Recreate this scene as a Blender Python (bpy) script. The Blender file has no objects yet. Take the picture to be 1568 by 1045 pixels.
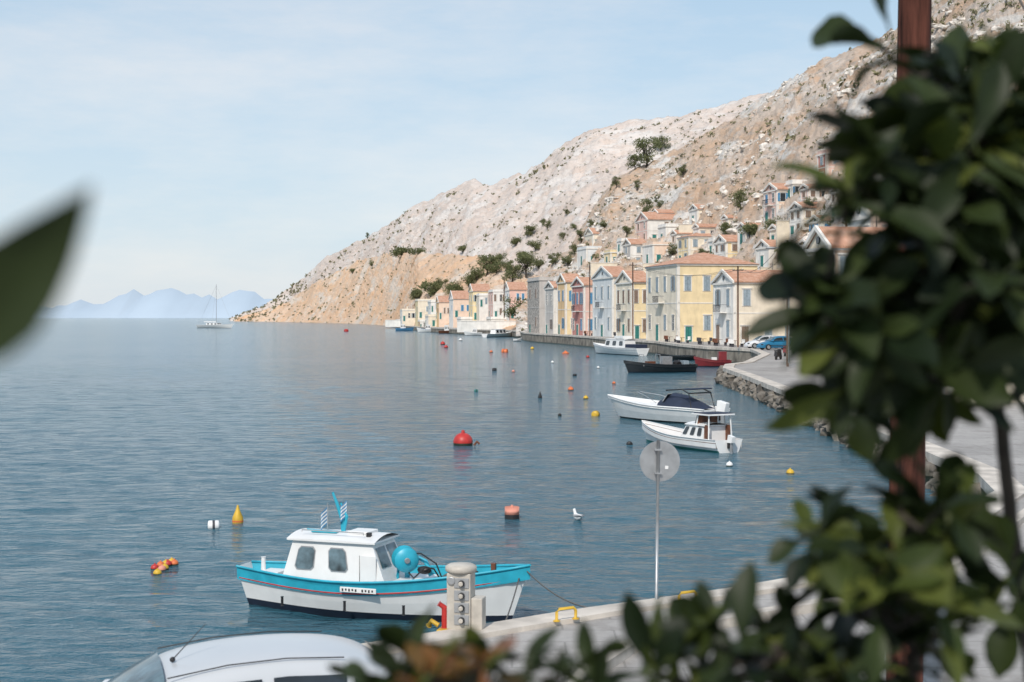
import bpy, math, random
import numpy as np
from mathutils import Vector, Matrix, noise
from mathutils.bvhtree import BVHTree
R=random.Random(11)
# ---- image pixels back-projected from an assumed camera at (0,0,5.2 m above the sea), +Y = depth in metres
F=2178.0; H=5.2; CX=784.0; HY=486.0
def at(px,py,d): return Vector(((px-CX)/F*d, d, H-(py-HY)/F*d))
def onz(px,py,z=0.0):
    d=(H-z)*F/(py-HY); return at(px,py,d)
scene=bpy.context.scene
def lerp(a,b,t): return a+(b-a)*t
def interp(pts,x):
    if x<=pts[0][0]: return list(pts[0][1:])
    for a,b in zip(pts,pts[1:]):
        if x<=b[0]:
            t=(x-a[0])/(b[0]-a[0]); return [lerp(u,v,t) for u,v in zip(a[1:],b[1:])]
    return list(pts[-1][1:])

# ---------------- materials
def new_mat(name):
    m=bpy.data.materials.new(name); m.use_nodes=True
    nt=m.node_tree; return m,nt,nt.nodes['Principled BSDF']
def coords(nt,scale=(1,1,1)):
    tc=nt.nodes.new('ShaderNodeTexCoord'); mp=nt.nodes.new('ShaderNodeMapping')
    mp.inputs['Scale'].default_value=scale
    nt.links.new(tc.outputs['Object'],mp.inputs['Vector']); return mp.outputs['Vector']
def nz(nt,vec,scale,detail=4,rough=.55):
    n=nt.nodes.new('ShaderNodeTexNoise'); n.inputs['Scale'].default_value=scale
    n.inputs['Detail'].default_value=detail; n.inputs['Roughness'].default_value=rough
    nt.links.new(vec,n.inputs['Vector']); return n.outputs['Fac']
def ramp(nt,fac,stops):
    r=nt.nodes.new('ShaderNodeValToRGB'); e=r.color_ramp.elements
    while len(e)<len(stops): e.new(.5)
    for i,(p,c) in enumerate(stops):
        e[i].position=p; e[i].color=(*c,1) if len(c)==3 else c
    nt.links.new(fac,r.inputs['Fac']); return r.outputs['Color']
def mixc(nt,fac,a,b,mode='MIX'):
    m=nt.nodes.new('ShaderNodeMix'); m.data_type='RGBA'; m.blend_type=mode
    def s(sock,v):
        if isinstance(v,(tuple,list)): sock.default_value=(*v,1)
        elif isinstance(v,(int,float)): sock.default_value=v
        else: nt.links.new(v,sock)
    s(m.inputs[0],fac); s(m.inputs[6],a); s(m.inputs[7],b); return m.outputs[2]
def bump(nt,b,h,strength,dist):
    n=nt.nodes.new('ShaderNodeBump'); n.inputs['Strength'].default_value=strength; n.inputs['Distance'].default_value=dist
    nt.links.new(h,n.inputs['Height']); nt.links.new(n.outputs['Normal'],b.inputs['Normal']); return n
MC={}
def mat(name,col,rough=.6,metal=0,ns=3.0,amt=.15,bmp=0.0,bd=.01,stain=0,spec=.5,scale=(1,1,1)):
    if name in MC: return MC[name]
    m,nt,b=new_mat(name); v=coords(nt,scale)
    f=nz(nt,v,ns,5)
    lo=tuple(max(0,c*(1-amt*1.6)) for c in col); hi=tuple(min(1,c*(1+amt)) for c in col)
    c=ramp(nt,f,[(.3,lo),(.7,hi)])
    if stain:
        f2=nz(nt,coords(nt,(1.5,1.5,.25)),.8,6,.7)
        c=mixc(nt,ramp(nt,f2,[(.5,(0,0,0)),(.75,(stain,)*3)]),c,tuple(x*.55 for x in col))
    nt.links.new(c,b.inputs['Base Color'])
    b.inputs['Roughness'].default_value=rough; b.inputs['Metallic'].default_value=metal
    b.inputs['Specular IOR Level'].default_value=spec
    if bmp: bump(nt,b,f,bmp,bd)
    MC[name]=m; return m
def wallm(name,col): return mat(name,col,.85,0,.7,.08,.3,.02,stain=.4,spec=.2)
WHITE=mat('white_paint',(.80,.80,.79),.35,ns=2,amt=.05,stain=.18)
TRIM=wallm('trim_white',(.78,.75,.70))
GLASS=mat('dark_glass',(.03,.04,.05),.08,ns=1,amt=.3)
BLACK=mat('black_rubber',(.02,.02,.022),.5)
TURQ=mat('turquoise_paint',(.03,.40,.54),.4,ns=4,amt=.12,stain=.3)
RED=mat('red_paint',(.50,.035,.03),.45,ns=5,amt=.15,stain=.3)
DKRED=mat('dark_red_paint',(.22,.03,.035),.4)
NAVY=mat('navy_canvas',(.02,.03,.06),.7)
YEL=mat('yellow_paint',(.72,.45,.04),.5,amt=.2,stain=.3)
ORG=mat('orange_plastic',(.70,.18,.06),.5)
PINK=mat('salmon_plastic',(.72,.30,.22),.6)
ANTI=mat('antifouling',(.012,.02,.04),.6)
WOOD=mat('varnished_wood',(.16,.06,.03),.5,ns=6,amt=.35)
POLEW=mat('pole_timber',(.085,.03,.02),.85,ns=2,amt=.55,bmp=.6,scale=(6,6,.6),spec=.2)
POLET=mat('weathered_pole_timber',(.20,.13,.10),.9,ns=2,amt=.4,scale=(6,6,.6),spec=.2)
STEEL=mat('galvanised_steel',(.42,.43,.44),.45,.6,ns=5,amt=.15)
SIGNB=mat('sign_back',(.33,.34,.35),.6,.1,ns=4,amt=.10,stain=.25)
CREAMP=mat('pedestal_cream',(.52,.48,.42),.5,ns=5,amt=.15,stain=.5)
CARP=mat('silver_car_paint',(.58,.60,.62),.25,.1,ns=1,amt=.03)
CARW=mat('white_car_paint',(.75,.76,.78),.3,ns=1,amt=.03)
CARB=mat('blue_car_paint',(.02,.17,.32),.3,ns=1,amt=.05)
ROPE=mat('rope',(.12,.11,.1),.9)
BLUEP=mat('blue_shutter',(.08,.25,.44),.6)
GREENP=mat('green_door',(.03,.20,.18),.6)
GREYB=mat('grey_blue_shutter',(.28,.35,.40),.7)
BROWNS=mat('brown_shutter',(.24,.17,.13),.7)
IRON=mat('iron_rail',(.05,.05,.06),.6)
CONC=mat('concrete',(.47,.45,.42),.9,ns=.8,amt=.16,bmp=.3,stain=.35)
COPE=mat('quay_coping',(.62,.56,.49),.85,ns=1.2,amt=.22,bmp=.4,stain=.6)
SLIME=mat('weed_line',(.03,.04,.025),.5,ns=4,amt=.5)
def tile_mat():
    m,nt,b=new_mat('terracotta_tiles'); v=coords(nt)
    w=nt.nodes.new('ShaderNodeTexWave'); w.inputs['Scale'].default_value=1.6; w.inputs['Distortion'].default_value=.6
    nt.links.new(v,w.inputs['Vector'])
    f=nz(nt,v,1.3,6,.7)
    c=ramp(nt,f,[(.3,(.42,.21,.13)),(.5,(.60,.33,.22)),(.72,(.68,.47,.36))])
    nt.links.new(mixc(nt,.2,c,w.outputs['Color'],'MULTIPLY'),b.inputs['Base Color'])
    b.inputs['Roughness'].default_value=.9; bump(nt,b,w.outputs['Fac'],.5,.06); return m
TILE=tile_mat()
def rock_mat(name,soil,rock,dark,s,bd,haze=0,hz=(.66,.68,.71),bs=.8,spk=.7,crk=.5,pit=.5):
    m,nt,b=new_mat(name); v=coords(nt,(1,1,1.8))
    big=nz(nt,v,.010*s,5,.6); mid=nz(nt,v,.05*s,9,.72); fine=nz(nt,v,.42*s,8,.8); outc=nz(nt,coords(nt,(1,1,4)),.022*s,9,.7)
    vo=nt.nodes.new('ShaderNodeTexVoronoi'); vo.inputs['Scale'].default_value=.30*s
    nt.links.new(v,vo.inputs['Vector'])
    c=mixc(nt,ramp(nt,mid,[(.45,(0,0,0)),(.53,(1,1,1))]),soil,tuple(lerp(a,q,.5) for a,q in zip(soil,rock)))
    c=mixc(nt,ramp(nt,big,[(.38,(0,0,0)),(.62,(.7,.7,.7))]),c,tuple(x*.86 for x in soil))
    c=mixc(nt,ramp(nt,outc,[(.51,(0,0,0)),(.58,(1,1,1))]),c,rock)
    cr_=nz(nt,coords(nt,(1,1,3)),.13*s,8,.75)
    c=mixc(nt,ramp(nt,cr_,[(.40,(crk,)*3),(.47,(0,0,0))]),c,tuple(x*.5 for x in rock))
    c=mixc(nt,ramp(nt,fine,[(.54,(0,0,0)),(.63,(spk,spk,spk))]),c,dark)
    c=mixc(nt,ramp(nt,vo.outputs['Distance'],[(.08,(pit,)*3),(.24,(0,0,0))]),c,tuple(x*.65 for x in dark))
    if haze: c=mixc(nt,haze,c,hz)  # aerial haze painted into the rock's base colour, no volume
    nt.links.new(c,b.inputs['Base Color']); b.inputs['Roughness'].default_value=.95
    b.inputs['Specular IOR Level'].default_value=.1
    ad=nt.nodes.new('ShaderNodeMath'); ad.operation='ADD'; nt.links.new(mid,ad.inputs[0]); nt.links.new(fine,ad.inputs[1])
    ad2=nt.nodes.new('ShaderNodeMath'); ad2.operation='ADD'; nt.links.new(ad.outputs[0],ad2.inputs[0]); nt.links.new(cr_,ad2.inputs[1])
    bump(nt,b,ad2.outputs[0],bs,bd); return m
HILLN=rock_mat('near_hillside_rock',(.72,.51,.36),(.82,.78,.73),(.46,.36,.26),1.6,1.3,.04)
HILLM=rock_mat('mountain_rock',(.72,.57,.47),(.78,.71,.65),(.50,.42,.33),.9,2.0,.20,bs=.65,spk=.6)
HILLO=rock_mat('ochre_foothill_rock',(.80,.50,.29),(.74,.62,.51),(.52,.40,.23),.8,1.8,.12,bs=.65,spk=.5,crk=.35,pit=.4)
BOULD=mat('boulder_stone',(.68,.63,.57),.95,ns=1.5,amt=.3,bmp=.6,bd=.1)
SEAW=mat('sea_wall_stone',(.19,.17,.145),.95,ns=1.2,amt=.55,bmp=.8,bd=.08)
SEAC=mat('sea_wall_concrete',(.26,.23,.19),.95,ns=.7,amt=.4,bmp=.5,bd=.05,stain=.8)
def leafm(name,a,b_,tr=.25,rough=.4,spec=.3,tc_=(.2,.3,.03)):
    m,nt,b=new_mat(name); g=nt.nodes.new('ShaderNodeNewGeometry')
    c=ramp(nt,g.outputs['Random Per Island'],[(0,a),(1,b_)])
    n=nz(nt,coords(nt),22,4,.6); c=mixc(nt,.7,c,ramp(nt,n,[(.3,(.55,.55,.5)),(.7,(1,1,1))]),'MULTIPLY')
    nt.links.new(c,b.inputs['Base Color']); b.inputs['Roughness'].default_value=rough
    b.inputs['Specular IOR Level'].default_value=spec
    t=nt.nodes.new('ShaderNodeBsdfTranslucent'); nt.links.new(mixc(nt,.4,c,tc_),t.inputs['Color'])
    mx=nt.nodes.new('ShaderNodeMixShader'); mx.inputs[0].default_value=tr
    nt.links.new(b.outputs[0],mx.inputs[1]); nt.links.new(t.outputs[0],mx.inputs[2])
    nt.links.new(mx.outputs[0],nt.nodes['Material Output'].inputs['Surface']); return m
LEAF=leafm('glossy_leaf',(.006,.013,.005),(.034,.050,.013),.08,.5,.2,(.06,.10,.01))
LEAFY=leafm('young_leaf',(.035,.055,.012),(.11,.13,.03),.2,.5,.2,(.14,.2,.02))
LEAFR=leafm('reddish_leaf',(.10,.09,.02),(.26,.08,.03),.2)
TREEF=leafm('tree_foliage',(.08,.095,.045),(.24,.25,.12),.2,.85)
SHRUBF=leafm('shrub_foliage',(.16,.15,.09),(.32,.30,.18),.15,.9)
BARK=mat('bark',(.05,.04,.03),.9,ns=8,amt=.4)

# ---------------- geometry helpers
def obj_from(name,vs,fs,m,smooth=False):
    me=bpy.data.meshes.new(name); me.from_pydata([tuple(v) for v in vs],[],fs); me.update()
    if smooth: me.polygons.foreach_set('use_smooth',[True]*len(me.polygons))
    me.materials.append(m); o=bpy.data.objects.new(name,me); scene.collection.objects.link(o); return o
class Obj:
    def __init__(s,name,loc=(0,0,0),rz=0,mtx=None):
        s.name=name; s.parts={}; s.M=mtx or (Matrix.Translation(Vector(loc))@Matrix.Rotation(rz,4,'Z'))
    def add(s,part,m,g,smooth=False):
        p=s.parts.setdefault(part,[[],[],m,smooth]); o=len(p[0])
        p[0].extend(Vector(v) for v in g[0]); p[1].extend([tuple(i+o for i in f) for f in g[1]]); return s
    def done(s,bev=0):
        e=bpy.data.objects.new(s.name,None); e.empty_display_size=.3; scene.collection.objects.link(e); e.matrix_world=s.M
        for n,(v,f,m,sm) in s.parts.items():
            o=obj_from(n,v,f,m,sm); o.parent=e
            if bev and not sm:
                b=o.modifiers.new('b','BEVEL'); b.width=bev; b.segments=2; b.limit_method='ANGLE'
        return e
def box(x0,x1,y0,y1,z0,z1):
    return ([(x0,y0,z0),(x1,y0,z0),(x1,y1,z0),(x0,y1,z0),(x0,y0,z1),(x1,y0,z1),(x1,y1,z1),(x0,y1,z1)],
            [(0,3,2,1),(4,5,6,7),(0,1,5,4),(1,2,6,5),(2,3,7,6),(3,0,4,7)])
def hexa(b,t):
    return (list(b)+list(t),[(0,3,2,1),(4,5,6,7),(0,1,5,4),(1,2,6,5),(2,3,7,6),(3,0,4,7)])
def tube(path,rad,n=8):
    path=[Vector(p) for p in path]
    if not isinstance(rad,(list,tuple)): rad=[rad]*len(path)
    vs=[];fs=[]
    up=Vector((.13,.21,.97))
    for i,p in enumerate(path):
        d=(path[min(i+1,len(path)-1)]-path[max(i-1,0)]); d=d.normalized() if d.length>1e-9 else Vector((0,0,1))
        u=up if abs(d.dot(up))<.95 else Vector((1,0,0))
        a=d.cross(u).normalized(); b=d.cross(a)
        for k in range(n):
            th=2*math.pi*k/n; vs.append(p+(a*math.cos(th)+b*math.sin(th))*rad[i])
    for i in range(len(path)-1):
        for k in range(n):
            k2=(k+1)%n; fs.append((i*n+k,i*n+k2,(i+1)*n+k2,(i+1)*n+k))
    fs.append(tuple(range(n))); fs.append(tuple((len(path)-1)*n+k for k in reversed(range(n))))
    return vs,fs
def lathe(pr,n=14,c=(0,0,0),sq=(1,1,1)):
    vs=[];fs=[]
    for r,z in pr:
        for k in range(n):
            t=2*math.pi*k/n; vs.append((c[0]+r*math.cos(t)*sq[0],c[1]+r*math.sin(t)*sq[1],c[2]+z*sq[2]))
    for i in range(len(pr)-1):
        for k in range(n):
            k2=(k+1)%n; fs.append((i*n+k,i*n+k2,(i+1)*n+k2,(i+1)*n+k))
    fs.append(tuple(reversed(range(n)))); fs.append(tuple((len(pr)-1)*n+k for k in range(n)))
    return vs,fs
def ball(c,r,n=12,m=8,sq=(1,1,1)):
    pr=[]
    for i in range(m+1):
        a=-math.pi/2+math.pi*i/m; pr.append((max(.001,math.cos(a)*r),math.sin(a)*r))
    return lathe(pr,n,c,sq)
def xf(g,M): return ([M@Vector(v) for v in g[0]],g[1])
ICO=None
def rockg(c,r,seed,flat=(.5,.95)):
    global ICO
    if ICO is None:
        import bmesh
        bm=bmesh.new(); bmesh.ops.create_icosphere(bm,subdivisions=2,radius=1)
        ICO=([v.co.copy() for v in bm.verts],[tuple(v.index for v in f.verts) for f in bm.faces]); bm.free()
    s=Vector((R.uniform(.7,1.5),R.uniform(.7,1.3),R.uniform(*flat)))
    vs=[]
    for v in ICO[0]:
        k=1+.65*noise.noise(v*1.5+Vector((seed*3.1,seed*1.7,0)))
        vs.append(Vector((v.x*s.x,v.y*s.y,v.z*s.z))*k*r+Vector(c))
    return vs,ICO[1]

# ---------------- terrain
HB=[]
def hill(name,cols,m,nc,nr,amp,sc,backdrop=40,seed=0,pw=1.0):
    vs=[];fs=[];x0=cols[0][0];x1=cols[-1][0]
    for i in range(nc+1):
        px=lerp(x0,x1,i/nc); bd,bz,ty,td=interp(cols,px)
        b=Vector(((px-CX)/F*bd,bd,bz)); t=at(px,ty,td)
        dirn=(t-b); dirn.z=0
        for j in range(nr+1):
            u=j/nr; p=b.lerp(t,u); p.z=b.z+(t.z-b.z)*(u**pw)
            q=Vector((p.x/sc+seed,p.y/sc,p.z/sc*.6))
            w=min(1,u*5)*(1-.6*max(0,(u-.8)/.2))
            n=noise.fractal(q,.9,2.1,6)+.75*(.5-abs(noise.fractal(q*2.3,.8,2.1,4)))
            n+=.25*noise.fractal(q*7,.5,2.2,4)
            st=p.z/(amp*1.1)+1.5*noise.noise(q*1.7); n+=.2*(st-math.floor(st))
            p.z+=amp*w*n
            vs.append(p)
        for j in range(1,7):
            u=j/6; vs.append(t+dirn*(.5*u)+Vector((0,0,-backdrop*u*1.2)))
    N=nr+7
    for i in range(nc):
        for j in range(N-1):
            a=i*N+j; fs.append((a,a+N,a+N+1,a+1))
    o=obj_from(name,vs,fs,m,True)
    HB.append((name,BVHTree.FromPolygons(vs,fs),vs,N,nc,nr)); return o
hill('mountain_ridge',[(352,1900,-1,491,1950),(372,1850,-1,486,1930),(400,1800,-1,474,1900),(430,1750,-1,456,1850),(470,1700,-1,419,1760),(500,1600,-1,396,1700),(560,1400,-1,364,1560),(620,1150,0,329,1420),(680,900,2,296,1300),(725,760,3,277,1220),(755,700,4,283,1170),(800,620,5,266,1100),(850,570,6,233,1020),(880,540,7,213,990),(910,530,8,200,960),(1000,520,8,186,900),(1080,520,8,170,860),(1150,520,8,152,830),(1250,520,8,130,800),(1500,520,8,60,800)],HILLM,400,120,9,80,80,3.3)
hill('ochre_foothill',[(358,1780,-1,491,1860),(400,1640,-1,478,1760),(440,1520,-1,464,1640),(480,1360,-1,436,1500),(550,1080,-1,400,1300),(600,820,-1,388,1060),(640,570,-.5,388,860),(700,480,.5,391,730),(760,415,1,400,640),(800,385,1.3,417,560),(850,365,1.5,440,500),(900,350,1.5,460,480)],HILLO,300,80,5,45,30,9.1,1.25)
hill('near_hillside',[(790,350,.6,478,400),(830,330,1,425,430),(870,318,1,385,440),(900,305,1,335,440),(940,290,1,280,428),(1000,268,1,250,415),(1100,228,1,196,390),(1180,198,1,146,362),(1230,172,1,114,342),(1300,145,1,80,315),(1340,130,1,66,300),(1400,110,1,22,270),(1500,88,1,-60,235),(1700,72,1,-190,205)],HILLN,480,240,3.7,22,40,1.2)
def ray(px,py,default=250):
    d=at(px,py,1.0)-Vector((0,0,H)); best=None
    for n,b,*_ in HB:
        h=b.ray_cast(Vector((0,0,H)),d.normalized())
        if h[0] is not None and (best is None or h[0].y<best): best=h[0].y
    return best or default
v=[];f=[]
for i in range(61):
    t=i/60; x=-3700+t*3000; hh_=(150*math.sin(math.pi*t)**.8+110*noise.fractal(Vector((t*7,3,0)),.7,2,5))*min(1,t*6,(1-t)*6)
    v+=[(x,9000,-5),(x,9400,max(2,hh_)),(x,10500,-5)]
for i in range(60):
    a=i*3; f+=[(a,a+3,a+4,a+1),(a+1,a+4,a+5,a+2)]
obj_from('distant_island',v,f,mat('hazy_island',(.44,.53,.62),1,ns=.002,amt=.03),True)  # pale blue colour stands in for the haze over the distance

def sea():
    m,nt,b=new_mat('sea_water'); tc=nt.nodes.new('ShaderNodeTexCoord')
    def mp(s,rz=0):
        n=nt.nodes.new('ShaderNodeMapping'); n.inputs['Scale'].default_value=s; n.inputs['Rotation'].default_value=(0,0,rz)
        nt.links.new(tc.outputs['Object'],n.inputs['Vector']); return n.outputs['Vector']
    a=nz(nt,mp((1.1,1.9,1),.25),1.0,5,.6); c=nz(nt,mp((.30,.55,1),-.2),1.0,3,.5)
    def mth(op,x,y):
        n=nt.nodes.new('ShaderNodeMath'); n.operation=op
        for k,q in enumerate((x,y)):
            if isinstance(q,float): n.inputs[k].default_value=q
            else: nt.links.new(q,n.inputs[k])
        return n.outputs[0]
    h=mth('ADD',mth('MULTIPLY',a,.9),mth('MULTIPLY',c,1.2))
    wind=nz(nt,mp((.012,.05,1)),1,3)
    bn=bump(nt,b,h,1.0,.34)
    nt.links.new(mth('ADD',mth('MULTIPLY',wind,.8),.35),bn.inputs['Strength'])
    nt.links.new(ramp(nt,wind,[(.3,(.024,.088,.125)),(.7,(.036,.115,.155))]),b.inputs['Base Color'])
    b.inputs['Roughness'].default_value=.09; b.inputs['IOR'].default_value=1.333
    # one sheet to the horizon, rows closer together where the water is near
    ys=list(np.exp(np.arange(math.log(9),math.log(230),.0040)))+list(np.exp(np.arange(math.log(231),math.log(30000),.06)))
    ys=np.array(ys); nx=560; u=np.linspace(-1,1,nx)
    Y=np.repeat(ys[:,None],nx,1); X=u[None,:]*(Y*.62+6)
    rs=np.random.RandomState(4); Z=np.zeros_like(X)
    for i in range(64):
        lam=.34*(6.5**rs.rand()); th=rs.normal(0,.6)+.12; k=2*math.pi/lam
        slope=.0115*(.75 if lam>1.2 else 1.0); ph=rs.rand()*6.28
        d0=lam/.013; fade=1/(1+(Y/d0)**4)
        wob=.6*np.sin(X*.13+i)+.6*np.sin(Y*.09+2*i)
        Z+=fade*(slope/k)*np.sin(k*(X*math.sin(th)+Y*math.cos(th))+ph+wob)*(1+.5*np.sin(X*.21+Y*.11+i*1.7))
    patch=.85+.25*np.sin(X*.07+Y*.045)+.15*np.sin(X*.03-Y*.11+1)
    Z*=patch
    co=np.stack([X,Y,Z],-1).reshape(-1,3).astype(np.float32); ny=len(ys)
    I=(np.arange(ny-1)[:,None]*nx+np.arange(nx-1)[None,:]).ravel()
    q=np.stack([I,I+1,I+nx+1,I+nx],-1).astype(np.int32)
    me=bpy.data.meshes.new('sea_water'); me.vertices.add(len(co)); me.vertices.foreach_set('co',co.ravel())
    me.loops.add(q.size); me.loops.foreach_set('vertex_index',q.ravel()); me.polygons.add(len(q))
    me.polygons.foreach_set('loop_start',np.arange(0,q.size,4,dtype=np.int32)); me.polygons.foreach_set('loop_total',np.full(len(q),4,dtype=np.int32))
    me.update(); me.validate(); me.polygons.foreach_set('use_smooth',[True]*len(me.polygons)); me.materials.append(m)
    o=bpy.data.objects.new('sea_water',me); scene.collection.objects.link(o)
    s=20000; obj_from('deep_water',[(-s,-300,-.35),(s,-300,-.35),(s,30000,-.35),(-s,30000,-.35)],[(0,1,2,3)],m)
sea()

# ---------------- quay land
def g(px,py,z): p=onz(px,py,z); return (p.x,p.y)
shore=[(-40,-9),(-20,5.5),(-10,12.9),g(480,1008,.8),g(880,942,.8),g(1120,908,.8),g(1280,880,.8),g(1390,840,.8),g(1450,805,.8),g(1530,757,.8)]
shore+= [((x-CX)/F*d,d) for x,d in [(1505,39),(1465,42),(1400,47.5),(1300,60),(1200,81),(1140,100),(1109,112),(1112,118),(1140,122),(1168,140),(1150,156),(1085,166),(1040,180),(1005,200),(965,214),(925,231),(903,246),(868,266),(853,275),(822,292),(803,312),(797,350),(780,385),(755,400),(700,436),(655,500),(636,560),(612,660),(598,800),(590,840)]]
def zt(y): return interp([(30,.8),(60,.9),(112,1.17),(150,1.65),(200,1.75),(300,1.8),(400,1.6),(900,1.2)],y)[0]
def resample(pts,step):
    out=[Vector(pts[0])]
    for a,b in zip(pts,pts[1:]):
        a=Vector(a);b=Vector(b);n=max(1,int((b-a).length/step))
        for i in range(1,n+1): out.append(a.lerp(b,i/n))
    return out
SH=resample(shore,1.5)
vs=[];fs=[]
for p in SH: vs+= [(p.x+.55,p.y,zt(p.y)),(max(400,p.x+100),p.y,zt(p.y))]
for i in range(len(SH)-1): a=2*i; fs.append((a,a+1,a+3,a+2))
vs+= [(-39,-200,.8),(400,-200,.8)]; n=len(vs); fs.append((n-2,n-1,1,0))
def quay_mat():
    m,nt,b=new_mat('concrete_promenade'); v=coords(nt)
    f=nz(nt,v,.25,7,.65); f2=nz(nt,v,6,5,.7); f3=nz(nt,v,.9,8,.75); br=nt.nodes.new('ShaderNodeTexBrick')
    br.inputs['Scale'].default_value=.35; br.inputs['Mortar Size'].default_value=.006; br.inputs['Color1'].default_value=br.inputs['Color2'].default_value=(1,1,1,1); br.inputs['Mortar'].default_value=(.75,.75,.75,1)
    nt.links.new(v,br.inputs['Vector'])
    c=ramp(nt,f,[(.3,(.30,.285,.27)),(.55,(.40,.38,.36)),(.75,(.48,.455,.43))])
    c=mixc(nt,ramp(nt,f3,[(.52,(0,0,0)),(.64,(.5,.5,.5))]),c,(.22,.20,.18))
    c=mixc(nt,.35,c,ramp(nt,f2,[(.3,(.6,.6,.6)),(.7,(1,1,1))]),'MULTIPLY'); c=mixc(nt,1.0,c,br.outputs['Color'],'MULTIPLY')
    nt.links.new(c,b.inputs['Base Color']); b.inputs['Roughness'].default_value=.9; bump(nt,b,f2,.3,.01); return m
obj_from('quay_promenade',vs,fs,quay_mat())
cv=[];cf=[];wv=[];wf=[];lv=[]
for i,p in enumerate(SH):
    z=zt(p.y); j=.03*noise.noise(Vector((p.x*.9,p.y*.9,0)))
    cv+=[(p.x-.12+j,p.y,z-.22),(p.x-.12+j,p.y,z+.07),(p.x+.75,p.y+.05,z+.07),(p.x+.75,p.y+.05,z-.1)]
    wv+=[(p.x-.05,p.y,-1.2),(p.x,p.y,z-.2),(p.x+.5,p.y,z-.2)]
    lv+=[(p.x-.09,p.y,-.3),(p.x-.07,p.y,.2+j*2)]
for i in range(len(SH)-1):
    a=4*i
    for k in range(3): cf.append((a+k,a+k+1,a+4+k+1,a+4+k))
    a=3*i
    for k in range(2): wf.append((a+k,a+k+1,a+3+k+1,a+3+k))
obj_from('quay_coping',cv,cf,COPE); obj_from('sea_wall',wv,wf,SEAC); obj_from('sea_wall_weed_line',lv,[(2*i,2*i+1,2*i+3,2*i+2) for i in range(len(SH)-1)],SLIME)
rv=[];rf=[]
for i,p in enumerate(resample(shore[10:20],.75)):
    for k in range(3):
        gg=rockg((p.x-.05+R.uniform(-.2,.1),p.y+R.uniform(-.3,.3),R.uniform(-.1,zt(p.y)-.4)),R.uniform(.22,.48),i*2.3+k)
        o=len(rv); rv+=gg[0]; rf+=[tuple(a+o for a in q) for q in gg[1]]
obj_from('sea_wall_rocks',rv,rf,SEAW)
o=Obj('kerb')
kp=[onz(x,y,.8) for x,y in [(840,1120),(900,1040),(960,1000),(1100,960),(1300,925),(1400,905),(1480,860),(1560,800),(1640,740)]]
kp=[Vector(q) for q in resample([(p.x,p.y) for p in kp],.8)]
vv=[];ff=[]
for i,p in enumerate(kp):
    d=(kp[min(i+1,len(kp)-1)]-kp[max(i-1,0)]).normalized(); nn=Vector((-d.y,d.x))*.11
    a=p+nn;b=p-nn; vv+=[(a.x,a.y,.79),(a.x,a.y,.93),(b.x,b.y,.93),(b.x,b.y,.79)]
for i in range(len(kp)-1):
    a=4*i
    for k in range(3): ff.append((a+k,a+k+1,a+5+k,a+4+k))
o.add('kerb_stone',COPE,(vv,ff)); o.done()
o=Obj('terrace'); o.add('slab',CONC,box(-12,12,-12,.25,.8,3.4)); o.add('parapet',COPE,box(-12,12,.25,.5,.8,4.0)); o.done(.02)

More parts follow.
